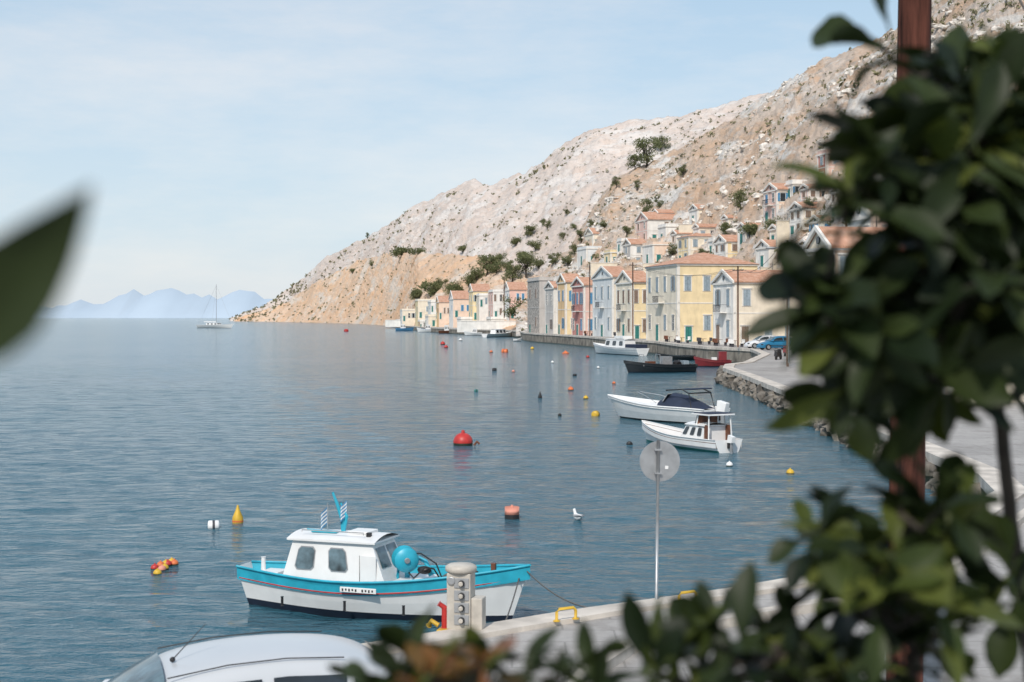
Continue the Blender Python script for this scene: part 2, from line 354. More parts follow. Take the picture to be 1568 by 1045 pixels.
# ---------------- houses
def house(name,l,c,r,base,eave,d,wall,side=None,roof='gable',shut=GREYB,st=2,nl=3,nr=2,ang=11.5,rise=None,below=2.0,balc=False,door=GREENP,roofm=TILE,trim=TRIM,pil=True):
    a=math.radians(ang); us=(math.cos(a),math.sin(a)); uf=(-math.sin(a),math.cos(a))
    X0=(c-CX)/F*d; kl=(l-CX)/F; kr=(r-CX)/F
    L=(X0-kl*d)/max(.05,(kl*uf[1]-uf[0])); W=(kr*d-X0)/(us[0]-kr*us[1])
    L=min(max(L,3),15); W=min(max(W,3),16)
    zb=H-(base-HY)/F*d; h=(base-eave)/F*d
    o=Obj(name,(X0,d,zb),a); side=side or wall
    o.add('walls',side,box(0,W,0,L,-below,h)); o.add('facade',wall,box(-.04,0.0,0,L,-below,h))
    o.add('cornice',trim,box(-.22,W+.18,-.18,L+.18,h-.25,h)); 
    if st>1: o.add('string_course',trim,box(-.08,W+.04,-.05,L+.05,h/st-.05,h/st+.10))
    if pil:
        for y0 in (0,L-.4): o.add('pilasters',trim,box(-.09,-.041,y0,y0+.4,-.5,h-.25))
        o.add('pilasters',trim,box(0.002,.3,-.05,-.002,-.5,h-.25))
    if roof=='gable':
        rs=rise or L*.2; m=L/2
        o.add('pediment',wall,([(.02,0,h),(.02,L,h),(.02,m,h+rs-.05),(W-.02,0,h),(W-.02,L,h),(W-.02,m,h+rs-.05)],[(0,2,1),(3,4,5),(0,3,5,2),(1,2,5,4)]))
        for s in (0,1):
            e=-.35 if s==0 else L+.35; ez=h+.02-.35*rs/m*.5
            o.add('roof',roofm,hexa([(-.1,e,ez),(W+.3,e,ez),(W+.3,m,h+rs),(-.1,m,h+rs)],[(-.1,e,ez+.16),(W+.3,e,ez+.16),(W+.3,m,h+rs+.16),(-.1,m,h+rs+.16)]))
            o.add('raking_cornice',trim,hexa([(-.32,e,ez-.12),(-.1,e,ez-.12),(-.1,m,h+rs-.1),(-.32,m,h+rs-.1)],[(-.32,e,ez+.2),(-.1,e,ez+.2),(-.1,m,h+rs+.24),(-.32,m,h+rs+.24)]))
        o.add('oculus',GLASS,xf(lathe([(.28,0),(.28,.1)],12),Matrix.Translation((.0,m,h+rs*.4))@Matrix.Rotation(-math.pi/2,4,'Y')))
    elif roof=='hip':
        rs=rise or min(L,W)*.16; q=min(L,W)/2
        A=[(-.35,-.35,h+.01),(W+.35,-.35,h+.01),(W+.35,L+.35,h+.01),(-.35,L+.35,h+.01)]
        if W>L: B=[(q,L/2,h+rs),(W-q,L/2,h+rs)]; fc=[(0,1,5,4),(1,2,5),(2,3,4,5),(3,0,4),(0,3,2,1)]
        else: B=[(W/2,q,h+rs),(W/2,L-q,h+rs)]; fc=[(0,1,4),(1,2,5,4),(2,3,5),(3,0,4,5),(0,3,2,1)]
        o.add('roof',roofm,(A+B,fc))
    else:
        for b4 in (box(-.05,W+.03,-.05,.2,h,h+.55),box(-.05,.2,.2,L,h,h+.55),box(W-.2,W+.03,.2,L,h,h+.55),box(.2,W-.2,L-.2,L+.03,h,h+.55)): o.add('parapet',side,b4)
        o.add('roof_slab',CONC,box(.2,W-.2,.2,L-.2,h,h+.12))
    sh=h/st; ww=.95; wh=min(2.0,sh*.52)
    def win(face,u,zc,w,hh,m,isdoor=False):
        z0=zc-hh/2; z1=zc+hh/2
        def bb(du,dz0,dz1,p0,p1):
            return box(-p1,-p0,u-du,u+du,dz0,dz1) if face=='l' else box(u-du,u+du,-p1,-p0,dz0,dz1)
        off=.041 if face=='l' else .001
        o.add('window_surround',trim,bb(w/2+.13,z0-.1 if not isdoor else z0,z1+.13,off,off+.06))
        o.add('window_panes',GLASS,bb(w/2-.02,z0,z1,off+.061,off+.075))
        rr=R.random()
        if rr<.7 or isdoor:
            for s in (-1,1):
                du=w/4-.02; c0=u+s*w/4
                o.add('shutters' if not isdoor else 'door',m, box(-off-.12,-off-.076,c0-du,c0+du,z0,z1) if face=='l' else box(c0-du,c0+du,-off-.12,-off-.076,z0,z1))
        elif rr<.85:
            for s in (-1,1):
                du=w/4-.03; c0=u+s*(w*.75+.02)
                o.add('shutters',m, box(-off-.12,-off-.076,c0-du,c0+du,z0,z1) if face=='l' else box(c0-du,c0+du,-off-.12,-off-.076,z0,z1))
        else:
            o.add('glazing_bars',trim,bb(.03,z0,z1,off+.0755,off+.095)); o.add('glazing_bars',trim,bb(w/2-.02,zc-.03,zc+.03,off+.0755,off+.09))
        o.add('window_sills',trim,bb(w/2+.2,z1+.13,z1+.23,off,off+.16))
    for s in range(st):
        zc=s*sh+sh*.5
        for i in range(nl):
            u=L*(i+.5)/nl; dr=(s==0 and i==nl//2)
            win('l',u,(wh*1.15)/2+.1 if dr else zc,min(ww,L/nl*.45)*(1.15 if dr else 1),wh*1.15 if dr else wh,door if dr else shut,dr)
        for i in range(nr):
            u=W*(i+.5)/nr+R.uniform(-.2,.2); dr=(s==0 and i==0 and nr>1 and L>5)
            if not dr and nr>2 and R.random()<.2: continue
            win('r',u,(wh*1.1)/2+.05 if dr else zc,min(ww,W/nr*.45),wh*1.1 if dr else wh,door if dr else shut,dr)
    if balc and st>1:
        u=L/2; zb2=sh+.15
        o.add('balcony_slab',trim,box(-1.0,-.1,u-1.3,u+1.3,zb2-.12,zb2))
        for k in range(14): o.add('balcony_railing',IRON,box(-1.0,-.97,u-1.3+k*.2-.012,u-1.3+k*.2+.012,zb2,zb2+.9))
        o.add('balcony_railing',IRON,box(-1.02,-.96,u-1.32,u+1.32,zb2+.9,zb2+.95))
        for yy in (u-1.3,u+1.3): 
            o.add('balcony_railing',IRON,box(-.96,-.1,yy-.02,yy+.02,zb2+.9,zb2+.95))
    if R.random()<.7 and W>5:
        x=W*R.uniform(.4,.8); o.add('chimney',side,box(x,x+.5,L*.6,L*.6+.5,h,h+1.6+ (rise or 0)))
    if R.random()<.5: o.add('tv_aerial',IRON,tube([(W*.7,L*.5,h),(W*.7,L*.5,h+2.6)],.03,5)); o.add('tv_aerial',IRON,box(W*.7-.5,W*.7+.5,L*.5-.02,L*.5+.02,h+2.4,h+2.44))
    o.done(); return o
cr=wallm('wall_cream',(.79,.71,.58)); ye=wallm('wall_yellow',(.82,.67,.42)); wh=wallm('wall_white',(.80,.78,.74)); pk=wallm('wall_pink',(.76,.53,.46)); rd=wallm('wall_red',(.52,.25,.22)); gy=wallm('wall_grey',(.54,.51,.48)); oc=wallm('wall_ochre',(.76,.53,.30)); lb=wallm('wall_pale_grey_blue',(.70,.72,.72)); pc=wallm('wall_peach',(.79,.62,.50)); st_=mat('wall_rubble',(.44,.40,.36),.95,ns=2,amt=.45,bmp=.9,bd=.1)
house('yellow_mansion',990,1038,1160,525,404,200,cr,ye,'hip',GREYB,2,4,4,door=GREENP,balc=True)
house('white_gabled_house',1093,1124,1232,528,432,178,wh,cr,'gable',GREYB,2,2,3,rise=1.5,balc=True,door=BROWNS)
house('cream_gabled_house',944,968,992,521,432,228,cr,ye,'gable',BROWNS,2,3,2,rise=1.8,balc=True)
house('pale_gabled_house',908,938,956,520,424,246,lb,cr,'gable',GREYB,2,3,1,rise=1.9,balc=True)
house('red_townhouse',876,894,912,518,437,266,rd,pk,'gable',BLUEP,2,3,1,rise=1.5,balc=True)
house('ochre_townhouse',854,866,880,517,432,280,oc,ye,'gable',BLUEP,2,2,1,rise=1.6)
house('grey_townhouse',835,848,856,516,441,292,gy,wh,'gable',BROWNS,2,2,1,rise=1.3)
house('stone_ruin',808,826,836,515,428,305,st_,gy,'flat',BROWNS,2,2,0,pil=False,trim=gy)
house('tall_neoclassical_house',1236,1272,1400,562,378,100,cr,pc,'gable',GREYB,3,3,3,rise=1.4,balc=True,door=BROWNS)
house('pink_neoclassical_house',1410,1450,1640,600,340,70,pc,cr,'gable',BROWNS,2,3,3,rise=1.6,balc=True)
house('cream_neoclassical_house',1296,1335,1440,545,330,118,wh,pk,'gable',GREYB,3,3,2,rise=1.4)
def hh(name,l,c,r,base,eave,*a,**k):
    d=ray(c,base); k.setdefault('below',7); return house(name,l,c,r,base,eave,d+1,*a,**k)
hh('cream_hill_house',896,908,950,380,358,cr,cr,'gable',GREYB,1,1,3)
hh('white_hill_house',884,898,932,406,380,wh,lb,'flat',BLUEP,1,1,2)
hh('yellow_hill_house',925,935,975,406,386,ye,ye,'flat',BROWNS,1,1,3)
hh('pink_hill_house',974,992,1047,370,336,pk,wh,'gable',BROWNS,2,2,3)
hh('orange_hill_house',984,1000,1038,406,374,wh,pc,'flat',BROWNS,1,1,2)
hh('grey_hill_house',954,966,990,408,374,gy,wh,'gable',GREYB,2,1,1)
hh('cream_hilltop_house',1056,1068,1114,346,320,wh,cr,'gable',BROWNS,1,1,2)
hh('yellow_roofed_house',1038,1055,1108,404,362,ye,cr,'hip',GREYB,2,2,3)
hh('cream_pediment_house',1094,1112,1182,407,370,wh,ye,'gable',BROWNS,2,2,3)
hh('white_hill_house',1158,1178,1234,414,378,wh,wh,'gable',BROWNS,1,1,2)
hh('pink_blue_house',1170,1190,1228,338,290,pk,pc,'gable',BLUEP,2,2,2,balc=True)
hh('roofless_tower_house',1252,1266,1286,278,234,rd,pk,'flat',GREYB,2,1,1)
hh('white_upper_house',1210,1228,1264,358,318,wh,cr,'gable',BROWNS,2,2,2)
hh('white_high_house',1318,1332,1390,250,214,wh,lb,'flat',BLUEP,1,1,2)
hh('cream_hill_house',1008,1020,1056,374,346,wh,wh,'flat',GREYB,1,1,2)
hh('peach_hill_house',1130,1142,1174,374,348,wh,pc,'gable',GREYB,1,1,2)
hh('white_hill_house',1240,1256,1292,377,338,wh,wh,'gable',BLUEP,2,2,2)
hh('peach_hill_house',1028,1036,1062,388,358,pc,wh,'gable',BROWNS,2,1,1)
hh('white_hill_house',1062,1070,1100,372,348,wh,cr,'gable',GREYB,1,1,2)
hh('cream_hill_house',1180,1190,1220,378,350,cr,wh,'gable',BROWNS,1,1,2)
hh('white_hill_house',945,952,978,386,368,wh,wh,'flat',BLUEP,1,1,2)
hh('yellow_hill_house',1225,1238,1280,412,374,ye,cr,'gable',GREYB,2,2,2)
hh('pink_hill_house',1228,1238,1268,322,288,pk,wh,'gable',BROWNS,2,1,2)
hh('white_hill_house',1085,1093,1124,392,368,lb,wh,'flat',BROWNS,1,1,2)
hh('ochre_hill_house',1000,1008,1030,352,326,oc,ye,'gable',BROWNS,1,1,1)
hh('cream_hill_house',1276,1288,1330,330,292,cr,pc,'gable',BROWNS,2,2,2)
hh('white_hill_house',1290,1300,1340,400,352,wh,wh,'gable',GREYB,2,2,2)
hh('white_hill_house',1205,1214,1246,305,280,wh,wh,'flat',BLUEP,1,1,2)
hh('peach_hill_house',1106,1114,1140,356,334,pc,cr,'gable',BROWNS,1,1,2)
for i,(l,c,r,b,e,w,s,rf_) in enumerate([(633,640,668,487,460,ye,cr,'flat'),(668,672,690,489,463,oc,pc,'gable'),(688,694,722,486,458,wh,pc,'gable'),(718,724,750,490,446,ye,ye,'gable'),(748,755,778,488,446,pk,wh,'flat'),(772,780,806,488,444,wh,pk,'gable'),(650,656,700,500,484,wh,cr,'flat'),(700,706,745,503,488,wh,wh,'flat'),(745,752,790,504,488,cr,wh,'flat'),(610,616,636,492,475,wh,cr,'flat'),(640,643,656,503,492,oc,wh,'flat'),(655,660,676,478,462,wh,wh,'flat'),(728,734,756,470,452,cr,wh,'flat')]):
    d=interp([(600,640),(640,560),(700,470),(760,425),(800,400)],c)[0]*(1 if b>495 else 1.03)
    house('hamlet_house',l,c,r,b,e,d,w,s,rf_,[GREYB,BROWNS,BLUEP][i%3],2 if b-e>30 else 1,2,3,ang=8,below=8,pil=False)
for (x0,x1,y,z,d) in [(700,790,503,3.2,415),(590,640,494,3,640)]:
    p=at(x0,y,d);q=at(x1,y,d*.97); o=Obj('retaining_wall',(p.x,p.y,.8)); o.add('wall',wh,box(0,q.x-p.x,0,.8,0,z)); o.add('cap',TRIM,box(-.1,q.x-p.x+.1,-.1,.9,z,z+.2)); o.done()
for (x0,x1,y,hpx) in [(905,985,410,7),(1165,1235,424,14),(1040,1090,350,6),(1100,1180,412,8),(985,1040,412,8),(1190,1250,345,7)]:
    d=ray((x0+x1)/2,y); p=at(x0,y,d); o=Obj('garden_wall',p,math.radians(11)); wdt=(x1-x0)/F*d
    o.add('wall',cr,box(0,wdt,0,.5,-4,hpx/F*d)); o.add('coping',TRIM,box(-.1,wdt+.1,-.1,.6,hpx/F*d,hpx/F*d+.12)); o.done()

# ---------------- vegetation
def clump_quads(c,rad,n,s,rnd):
    vs=[];fs=[]
    for _ in range(n):
        v=Vector((rnd.gauss(0,1),rnd.gauss(0,1),rnd.gauss(0,1))).normalized()*(rnd.random()**.4)
        p=Vector(c)+Vector((v.x*rad[0],v.y*rad[1],v.z*rad[2]))
        a=Vector((rnd.gauss(0,1),rnd.gauss(0,1),rnd.gauss(0,1))).normalized(); b=a.orthogonal().normalized()
        k=s*rnd.uniform(.6,1.4); o=len(vs); vs+=[p-a*k*.6,p-b*k*.35,p+a*k*.6,p+b*k*.35]; fs.append((o,o+1,o+2,o+3))
    return vs,fs
def tree(name,base,hgt,wid,rnd,dense=1.0,fol=None):
    o=Obj(name,base)
    o.add('trunk',BARK,tube([(0,0,-1),(.05*hgt*rnd.uniform(-1,1),0,hgt*.2),(0,0,hgt*.5)],[.04*hgt,.03*hgt,.012*hgt]))
    for i in range(14):
        an=rnd.uniform(0,6.28); rr=wid*.5*rnd.uniform(.15,.8); z=hgt*rnd.uniform(.22,.85)
        p=Vector((math.cos(an)*rr,math.sin(an)*rr,z))
        o.add('limbs',BARK,tube([(0,0,hgt*.2),(p.x*.5,p.y*.5,z*.75),tuple(p)],[.015*hgt,.01*hgt,.005*hgt],5))
        s=wid*rnd.uniform(.15,.28)
        o.add('crown',fol or TREEF,clump_quads(p,(s,s,s*.75),int(120*dense),wid*.05,rnd))
    o.done()
def ptree(name,cx,base_y,top_y,wpx,d=None,**k):
    d=d or ray(cx,base_y); p=at(cx,base_y,d); tree(name,p,(base_y-top_y)/F*d*1.05,wpx/F*d,R,**k)
for t in [(792,492,454,44,395),(805,425,384,40,None),(745,422,385,40,None),(778,418,398,26,None),(660,455,432,46,None),(700,450,432,34,None),(718,440,420,28,None),(990,256,206,48,None),(972,260,238,26,None),(1012,230,206,30,None),(944,288,270,16,None),(975,292,274,14,None),(990,332,302,26,None),(1134,322,287,36,None),(1148,364,338,40,None),(1190,364,334,44,None),(1112,358,342,30,None),(890,372,352,20,None),(812,362,345,26,None),(790,378,360,24,None),(838,352,338,16,None),(868,330,320,12,None),(1046,272,252,18,None),(1030,394,370,22,None),(615,392,380,40,None),(640,390,381,24,None),(563,366,356,8,None),(880,392,374,22,None),(862,368,356,16,None),(1240,330,300,26,None),(1300,330,290,50,None),(1330,402,352,50,None),(766,402,388,22,None),(832,345,335,14,None),(1075,395,380,16,None),(960,362,346,18,None),(820,385,368,26,None),(800,400,385,28,None),(730,432,410,34,None),(760,420,400,30,None),(785,432,405,34,None),(690,452,436,30,None),(640,458,444,30,None),(675,440,428,26,None),(825,412,395,26,None),(850,405,388,24,None),(870,408,390,22,None),(905,348,336,16,None),(925,350,338,18,None),(880,352,342,14,None),(710,385,376,22,None),(1010,318,306,16,None),(540,420,412,14,None),(570,408,400,18,None)]:
    ptree('tree',*t[:4],d=t[4])
sv=[];sf=[];bv=[];bf=[]
for hname,_,vs_,N,nc,nr in HB:
    ns={'near_hillside':4200,'mountain_ridge':3600,'ochre_foothill':1200}[hname]
    for k in range(ns):
        i=R.randrange(nc); j=int(nr*R.uniform(.03,.97)); p=vs_[i*N+j].lerp(vs_[(i+1)*N+j+1],R.random())
        if noise.noise(p*.02)+.45*R.gauss(0,1)<-.05: continue
        s=p.y/330*R.uniform(.2,.5)*(1.0 if R.random()<.92 else 1.8)
        if hname=='ochre_foothill': s*=.8
        if hname=='near_hillside': s=R.uniform(.2,.7)*(1 if R.random()<.94 else 2)
        gg=clump_quads(p+Vector((0,0,s*.3)),(s,s,s*.6),12,s*.8,R); o_=len(sv); sv+=gg[0]; sf+=[tuple(a+o_ for a in q) for q in gg[1]]
    if hname=='near_hillside':
        for k in range(3200):
            i=R.randrange(nc); j=int(nr*R.uniform(.05,1)); p=vs_[i*N+j].lerp(vs_[min(nc,i+1)*N+j],R.random())
            if noise.noise(Vector((p.x*.03+9,p.y*.03,p.z*.09)))<.04: continue
            gg=rockg(p,R.uniform(.25,.8)*(1 if R.random()<.9 else 1.8),k*.77,(.4,.9)); o_=len(bv); bv+=gg[0]; bf+=[tuple(a+o_ for a in q) for q in gg[1]]
obj_from('hillside_shrubs',sv,sf,SHRUBF); obj_from('hillside_boulders',bv,bf,BOULD)

# ---------------- boats
def hull(o,L,B,fs_,fm,fb,draft=.3,rake=.4,srake=.1,transom=.8,band=.18,mb=ANTI,ms=None,mband=None,deck=None,deckdrop=.2,rail=None,railr=.025,inner=None,strake=None,boot=.09):
    ms=ms or WHITE; mband=mband or ms; deck=deck or WHITE; rail=rail or ms; inner=inner or ms
    n=22; rings=[]; decks=[]
    for i in range(n+1):
        t=i/n
        f=transom+(1-transom)*math.sin(math.pi/2*min(1,t/.45)) if t<.45 else max(0,math.cos(math.pi/2*(t-.45)/.55))**.75
        b=B/2*f; s=fm+(fb-fm)*max(0,(t-.35)/.65)**2+(fs_-fm)*max(0,(.4-t)/.4)**2
        k=-draft*(1-t**5); zs=[k,k*.45,boot,lerp(boot,s-band,.5),s-band,s]; row=[]
        for z in zs:
            v=max(0,min(1,(z-k)/(s-k))); x=t*L+rake*v*t**4-srake*v*(1-t)**4
            row.append(Vector((x,b*(v**.38),z)))
        rings.append(row); decks.append((row[-1].x,b,s))
    parts=[('hull_bottom',mb),('hull_bottom',mb),('hull_sides',ms),('hull_sides',ms),('hull_band',mband)]
    for sgn in (1,-1):
        for r in range(5):
            vs=[];fs=[]
            for row in rings:
                for q in (row[r],row[r+1]): vs.append((q.x,q.y*sgn,q.z))
            for i in range(n):
                a=2*i; fs.append((a,a+2,a+3,a+1) if sgn<0 else (a,a+1,a+3,a+2))
            o.add(parts[r][0],parts[r][1],(vs,fs),True)
        o.add('gunwale',rail,tube([(r[-1].x,r[-1].y*sgn,r[-1].z) for r in rings],railr,6),True)
        o.add('rubbing_strake',strake or rail,tube([(r[-2].x,(r[-2].y+.01)*sgn,r[-2].z) for r in rings],railr*.7,6),True)
        vs=[];fs=[]
        for x,b,s in decks: vs+=[(x,b*sgn*.985,s),(x,b*sgn*.93,s-deckdrop-.02)]
        for i in range(n): a=2*i; fs.append((a,a+2,a+3,a+1))
        o.add('bulwark_inside',inner,(vs,fs),True)
    vs=[];fs=[]
    for x,b,s in decks: vs+=[(x,b*.95,s-deckdrop),(x,-b*.95,s-deckdrop)]
    for i in range(n): a=2*i; fs.append((a,a+1,a+3,a+2))
    o.add('deck',deck,(vs,fs))
    r=rings[0]; o.add('transom',ms,([(q.x,q.y,q.z) for q in r]+[(q.x,-q.y,q.z) for q in reversed(r)],[tuple(range(12))]))
def place(stern,bow):
    d=bow-stern; return math.atan2(d.y,d.x),Vector((d.x,d.y)).length
def outboard(o,x,y,z,s=1,m=None):
    m=m or WHITE
    o.add('outboard_cowling',m,hexa([(x-.36*s,y-.12*s,z+.12*s),(x-.02*s,y-.13*s,z+.12*s),(x-.02*s,y+.13*s,z+.12*s),(x-.36*s,y+.12*s,z+.12*s)],[(x-.42*s,y-.10*s,z+.42*s),(x-.04*s,y-.09*s,z+.5*s),(x-.04*s,y+.09*s,z+.5*s),(x-.42*s,y+.10*s,z+.42*s)]))
    o.add('outboard_leg',STEEL,box(x-.28*s,x-.14*s,y-.05*s,y+.05*s,z-.6*s,z+.12*s))
    o.add('outboard_bracket',BLACK,box(x-.13*s,x+.02,y-.1*s,y+.1*s,z-.15*s,z+.1*s))
def cabin(o,x0,x1,w0,w1,z0,z1,m,top=None,nw=2,fwd=.25,aft=.1,over=.12,wm=None,umax=1.0,vlo=.38):
    b=[(x0,-w0,z0),(x1,-w0,z0),(x1,w0,z0),(x0,w0,z0)]; t=[(x0+aft,-w1,z1),(x1-fwd,-w1,z1),(x1-fwd,w1,z1),(x0+aft,w1,z1)]
    o.add('cabin',m,hexa(b,t))
    N=6; vs=[];fs=[]
    for i in range(N+1):
        x=lerp(x0+aft-over,x1-fwd+over,i/N)
        for k in range(7):
            u=-1+2*k/6; vs.append((x,u*(w1+.07),z1+.015+.09*(1-u*u)-.02*abs(i/N-.5)))
    for i in range(N):
        for k in range(6): a=i*7+k; fs.append((a,a+7,a+8,a+1))
    o.add('cabin_roof',top or m,(vs,fs),True)
    o.add('cabin_roof_edge',top or m,box(x0+aft-over,x1-fwd+over,-w1-.07,w1+.07,z1-.03,z1+.012))
    for sgn in (-1,1):
        for i in range(nw):
            u0=(i+.3)/nw*umax;u1=(i+.82)/nw*umax
            def P(u,v,e): 
                x=lerp(lerp(x0,x1,u),lerp(x0+aft,x1-fwd,u),v); y=lerp(w0,w1,v)+e; return (x,sgn*y,lerp(z0,z1,v))
            for (part,mm,e,gr) in (('window_frames',STEEL,.012,.02),('windows',wm or GLASS,.02,0)):
                gx=gr/(x1-x0); gz=gr/(z1-z0)
                q=[P(u0-gx,vlo-gz,e),P(u1+gx,vlo-gz,e),P(u1+gx,.84+gz,e),P(u0-gx,.84+gz,e)]
                c4=[Vector(a) for a in q]; q=[]
                for kk in range(4):
                    A=c4[kk]; q+= [tuple(A.lerp(c4[(kk-1)%4],.14)),tuple(A.lerp(c4[(kk+1)%4],.14))]
                o.add(part,mm,(q,[tuple(range(8)) if sgn<0 else tuple(reversed(range(8)))]))
    def Q(y,v,e): return (lerp(x1,x1-fwd,v)+e,y*lerp(w0,w1,v),lerp(z0,z1,v))
    for y0,y1 in ((-.85,-.08),(.08,.85)):
        o.add('windows',wm or GLASS,([Q(y0,.5,.012),Q(y1,.5,.012),Q(y1,.88,.012),Q(y0,.88,.012)],[(0,1,2,3)]))
PANE=mat('hazy_window',(.12,.18,.21),.12,ns=3,amt=.5)
s=onz(396,924); b=onz(782,954); rz,L=place(s,b)
o=Obj('fishing_boat',(s.x,s.y,0),rz)
hull(o,L,1.75,.70,.66,1.0,.35,.35,.3,.3,.2,ANTI,WHITE,TURQ,mat('deck_grey',(.45,.5,.5),.7),.22,TURQ,.024,TURQ,RED,.13)
cabin(o,.72,2.85,.55,.45,.42,1.30,WHITE,WHITE,2,.38,.24,.1,PANE,.72,.42)
o.add('cabin_door',WHITE,box(2.3,2.60,-.535,-.525,.5,1.08)); o.add('door_seam',IRON,box(2.285,2.292,-.54,-.528,.5,1.08)); o.add('handrail',STEEL,tube([(1.1,-.4,1.41),(1.1,-.4,1.45),(2.3,-.4,1.45),(2.3,-.4,1.41)],.01))
o.add('roof_hatch',WHITE,box(1.9,2.3,-.2,.2,1.39,1.44)); o.add('roof_boards',TURQ,box(1.2,1.7,-.25,-.1,1.39,1.42))
o.add('foredeck_coaming',WHITE,box(2.86,3.4,-.4,.4,.42,.66))
o.add('mast',TURQ,tube([(1.72,0,1.33),(1.70,0,1.6),(1.58,0,1.9),(1.5,0,2.08)],[.05,.045,.03,.022]))
o.add('mast',TURQ,tube([(1.72,0,1.38),(1.78,.0,1.66),(1.66,0,1.9)],[.03,.03,.02]))
o.add('mast',TURQ,tube([(1.05,-.1,1.41),(1.7,0,1.38)],.02))
def flag(o,p,w,h):
    for i in range(9):
        z1=p[2]-h*i/9; z0=p[2]-h*(i+1)/9; vs=[]
        N=6
        for k in range(N+1):
            u=k/N; yy=.05*math.sin(u*6+1)
            vs+=[(p[0]-w*u*.55,p[1]+yy,z0-w*u*.75),(p[0]-w*u*.55,p[1]+yy,z1-w*u*.75)]
        o.add('flag_blue' if i%2==0 else 'flag_white',BLUEP if i%2==0 else WHITE,(vs,[(2*k,2*k+2,2*k+3,2*k+1) for k in range(N)]))
flag(o,(1.45,-.12,1.85),.26,.3); flag(o,(1.78,-.05,1.95),.2,.28)
o.add('flag_staff',STEEL,tube([(1.46,-.12,1.4),(1.46,-.12,1.9)],.01))
W_=Matrix.Translation((2.98,-.15,1.0))@Matrix.Rotation(math.radians(90),4,'X')@Matrix.Rotation(math.radians(35),4,'Y')
o.add('net_winch_drum',TURQ,xf(lathe([(.05,-.16),(.20,-.16),(.22,-.12),(.13,-.07),(.11,0),(.13,.07),(.22,.12),(.20,.15),(.06,.17),(.01,.18)],24),W_),True)
o.add('net_winch_hub',STEEL,xf(lathe([(.05,.17),(.05,.21)],12),W_))
o.add('net_winch_arm',TURQ,tube([(2.75,0,.5),(2.8,0,.95),(3.0,0,1.08),(3.3,0,.95),(3.42,0,.72)],[.05,.05,.04,.04,.06]))
o.add('net_winch_motor',BLACK,xf(ball((0,0,0),.09,10,6,(1.5,1,.8)),Matrix.Translation((3.32,-.1,.82))),True)
o.add('hose',BLACK,tube([(3.05,-.2,.8),(3.2,-.28,.7),(3.4,-.24,.9),(3.5,-.1,.85),(3.55,0,.7),(3.45,.1,.55)],.016)); o.add('hose',BLACK,tube([(3.1,-.1,1.1),(3.3,-.2,1.12),(3.55,-.12,.95),(3.6,0,.7)],.014))
o.add('stanchion',TURQ,tube([(2.93,0,.4),(2.98,0,.98)],.05))
o.add('lamp',BLACK,box(2.3,2.38,-.3,-.22,1.36,1.44))
o.add('samson_post',WOOD,box(L-.35,L-.27,-.04,.04,.6,1.0))
o.add('stern_box',WHITE,box(.12,.5,-.2,.2,.42,.62)); o.add('stern_light',WHITE,tube([(.1,0,.5),(.1,0,.85)],[.05,.04]))
o.add('fish_crates',YEL,box(3.55,3.85,-.3,.1,.5,.68)); o.add('net_heap',ROPE,rockg((3.9,.1,.66),.26,4),True)
o.add('name_plate',WHITE,box(2.1,2.78,-.915,-.895,.51,.6))
for i in range(10):
    if i==5: continue
    o.add('name_letters',BLACK,box(2.14+i*.062,2.14+i*.062+.03,-.921,-.916,.53+.01*(i%2),.575))
for x in (1.0,2.2,3.3): o.add('fenders',BLACK,tube([(x,-.93,.2),(x,-.93,.36)],.025))
o.done(.008)
def rope(name,a,b,sag,r=.012):
    pts=[]
    for i in range(13):
        t=i/12; p=Vector(a).lerp(Vector(b),t); p.z-=sag*4*t*(1-t); pts.append(p)
    o=Obj(name); o.add('line',ROPE,tube(pts,r,5)); o.done()
bw=at(806,874,24.1); rope('mooring_rope',bw,onz(958,930,.85),.25); rope('mooring_rope',at(795,885,24.1),onz(770,962,.85),.05)
s=onz(1098,651); b=onz(950,640); rz,L=place(s,b); o=Obj('speedboat',(s.x,s.y,0),rz)
hull(o,L,2.2,.75,.8,1.15,.35,.9,.0,.85,.1,BLACK,WHITE,WHITE,WHITE,.12,WHITE,.04)
vs=[];fs=[]
prof=[(.6,.62,.75),(1.2,.85,1.05),(2.0,.9,1.35),(2.7,.75,1.45),(3.2,.55,1.25),(3.7,.3,1.0)]
for x,w,z in prof:
    for k in range(9): u=-1+k/4; vs.append((x,u*w,.72+(z-.72)*(1-abs(u)**2.5)))
for i in range(len(prof)-1):
    for k in range(8): a=i*9+k; fs.append((a,a+9,a+10,a+1))
o.add('canvas_cover',NAVY,(vs,fs),True)
for sg in (-1,1):
    o.add('radar_arch',BLACK,tube([(.9,sg*.85,.8),(1.1,sg*.8,1.5),(1.6,sg*.75,1.68),(2.6,sg*.75,1.6)],.035))
    o.add('bow_rail',STEEL,tube([(3.2,sg*.85,.95),(4.2,sg*.55,1.25),(5.2,sg*.12,1.4)],.015))
o.add('radar_arch',BLACK,tube([(1.1,-.8,1.5),(1.1,.8,1.5)],.035)); o.add('bimini',NAVY,box(.95,1.5,-.78,.78,1.67,1.73))
o.add('windscreen',GLASS,hexa([(3.0,-.6,1.0),(3.35,-.3,1.0),(3.35,.3,1.0),(3.0,.6,1.0)],[(2.7,-.55,1.4),(2.95,-.28,1.4),(2.95,.28,1.4),(2.7,.55,1.4)]))
outboard(o,-.05,0,.45,1.5); o.done(.03)
s=onz(1116,694); b=onz(990,676); rz,L=place(s,b); o=Obj('cabin_boat',(s.x,s.y,0),rz)
hull(o,L,1.6,.5,.5,.85,.3,.35,.0,.8,.12,GREENP,WHITE,WHITE,WOOD,.3,WHITE,.02,None,WOOD)
cabin(o,.9,2.55,.6,.5,.35,1.0,WHITE,WHITE,3,.45,0,.05)
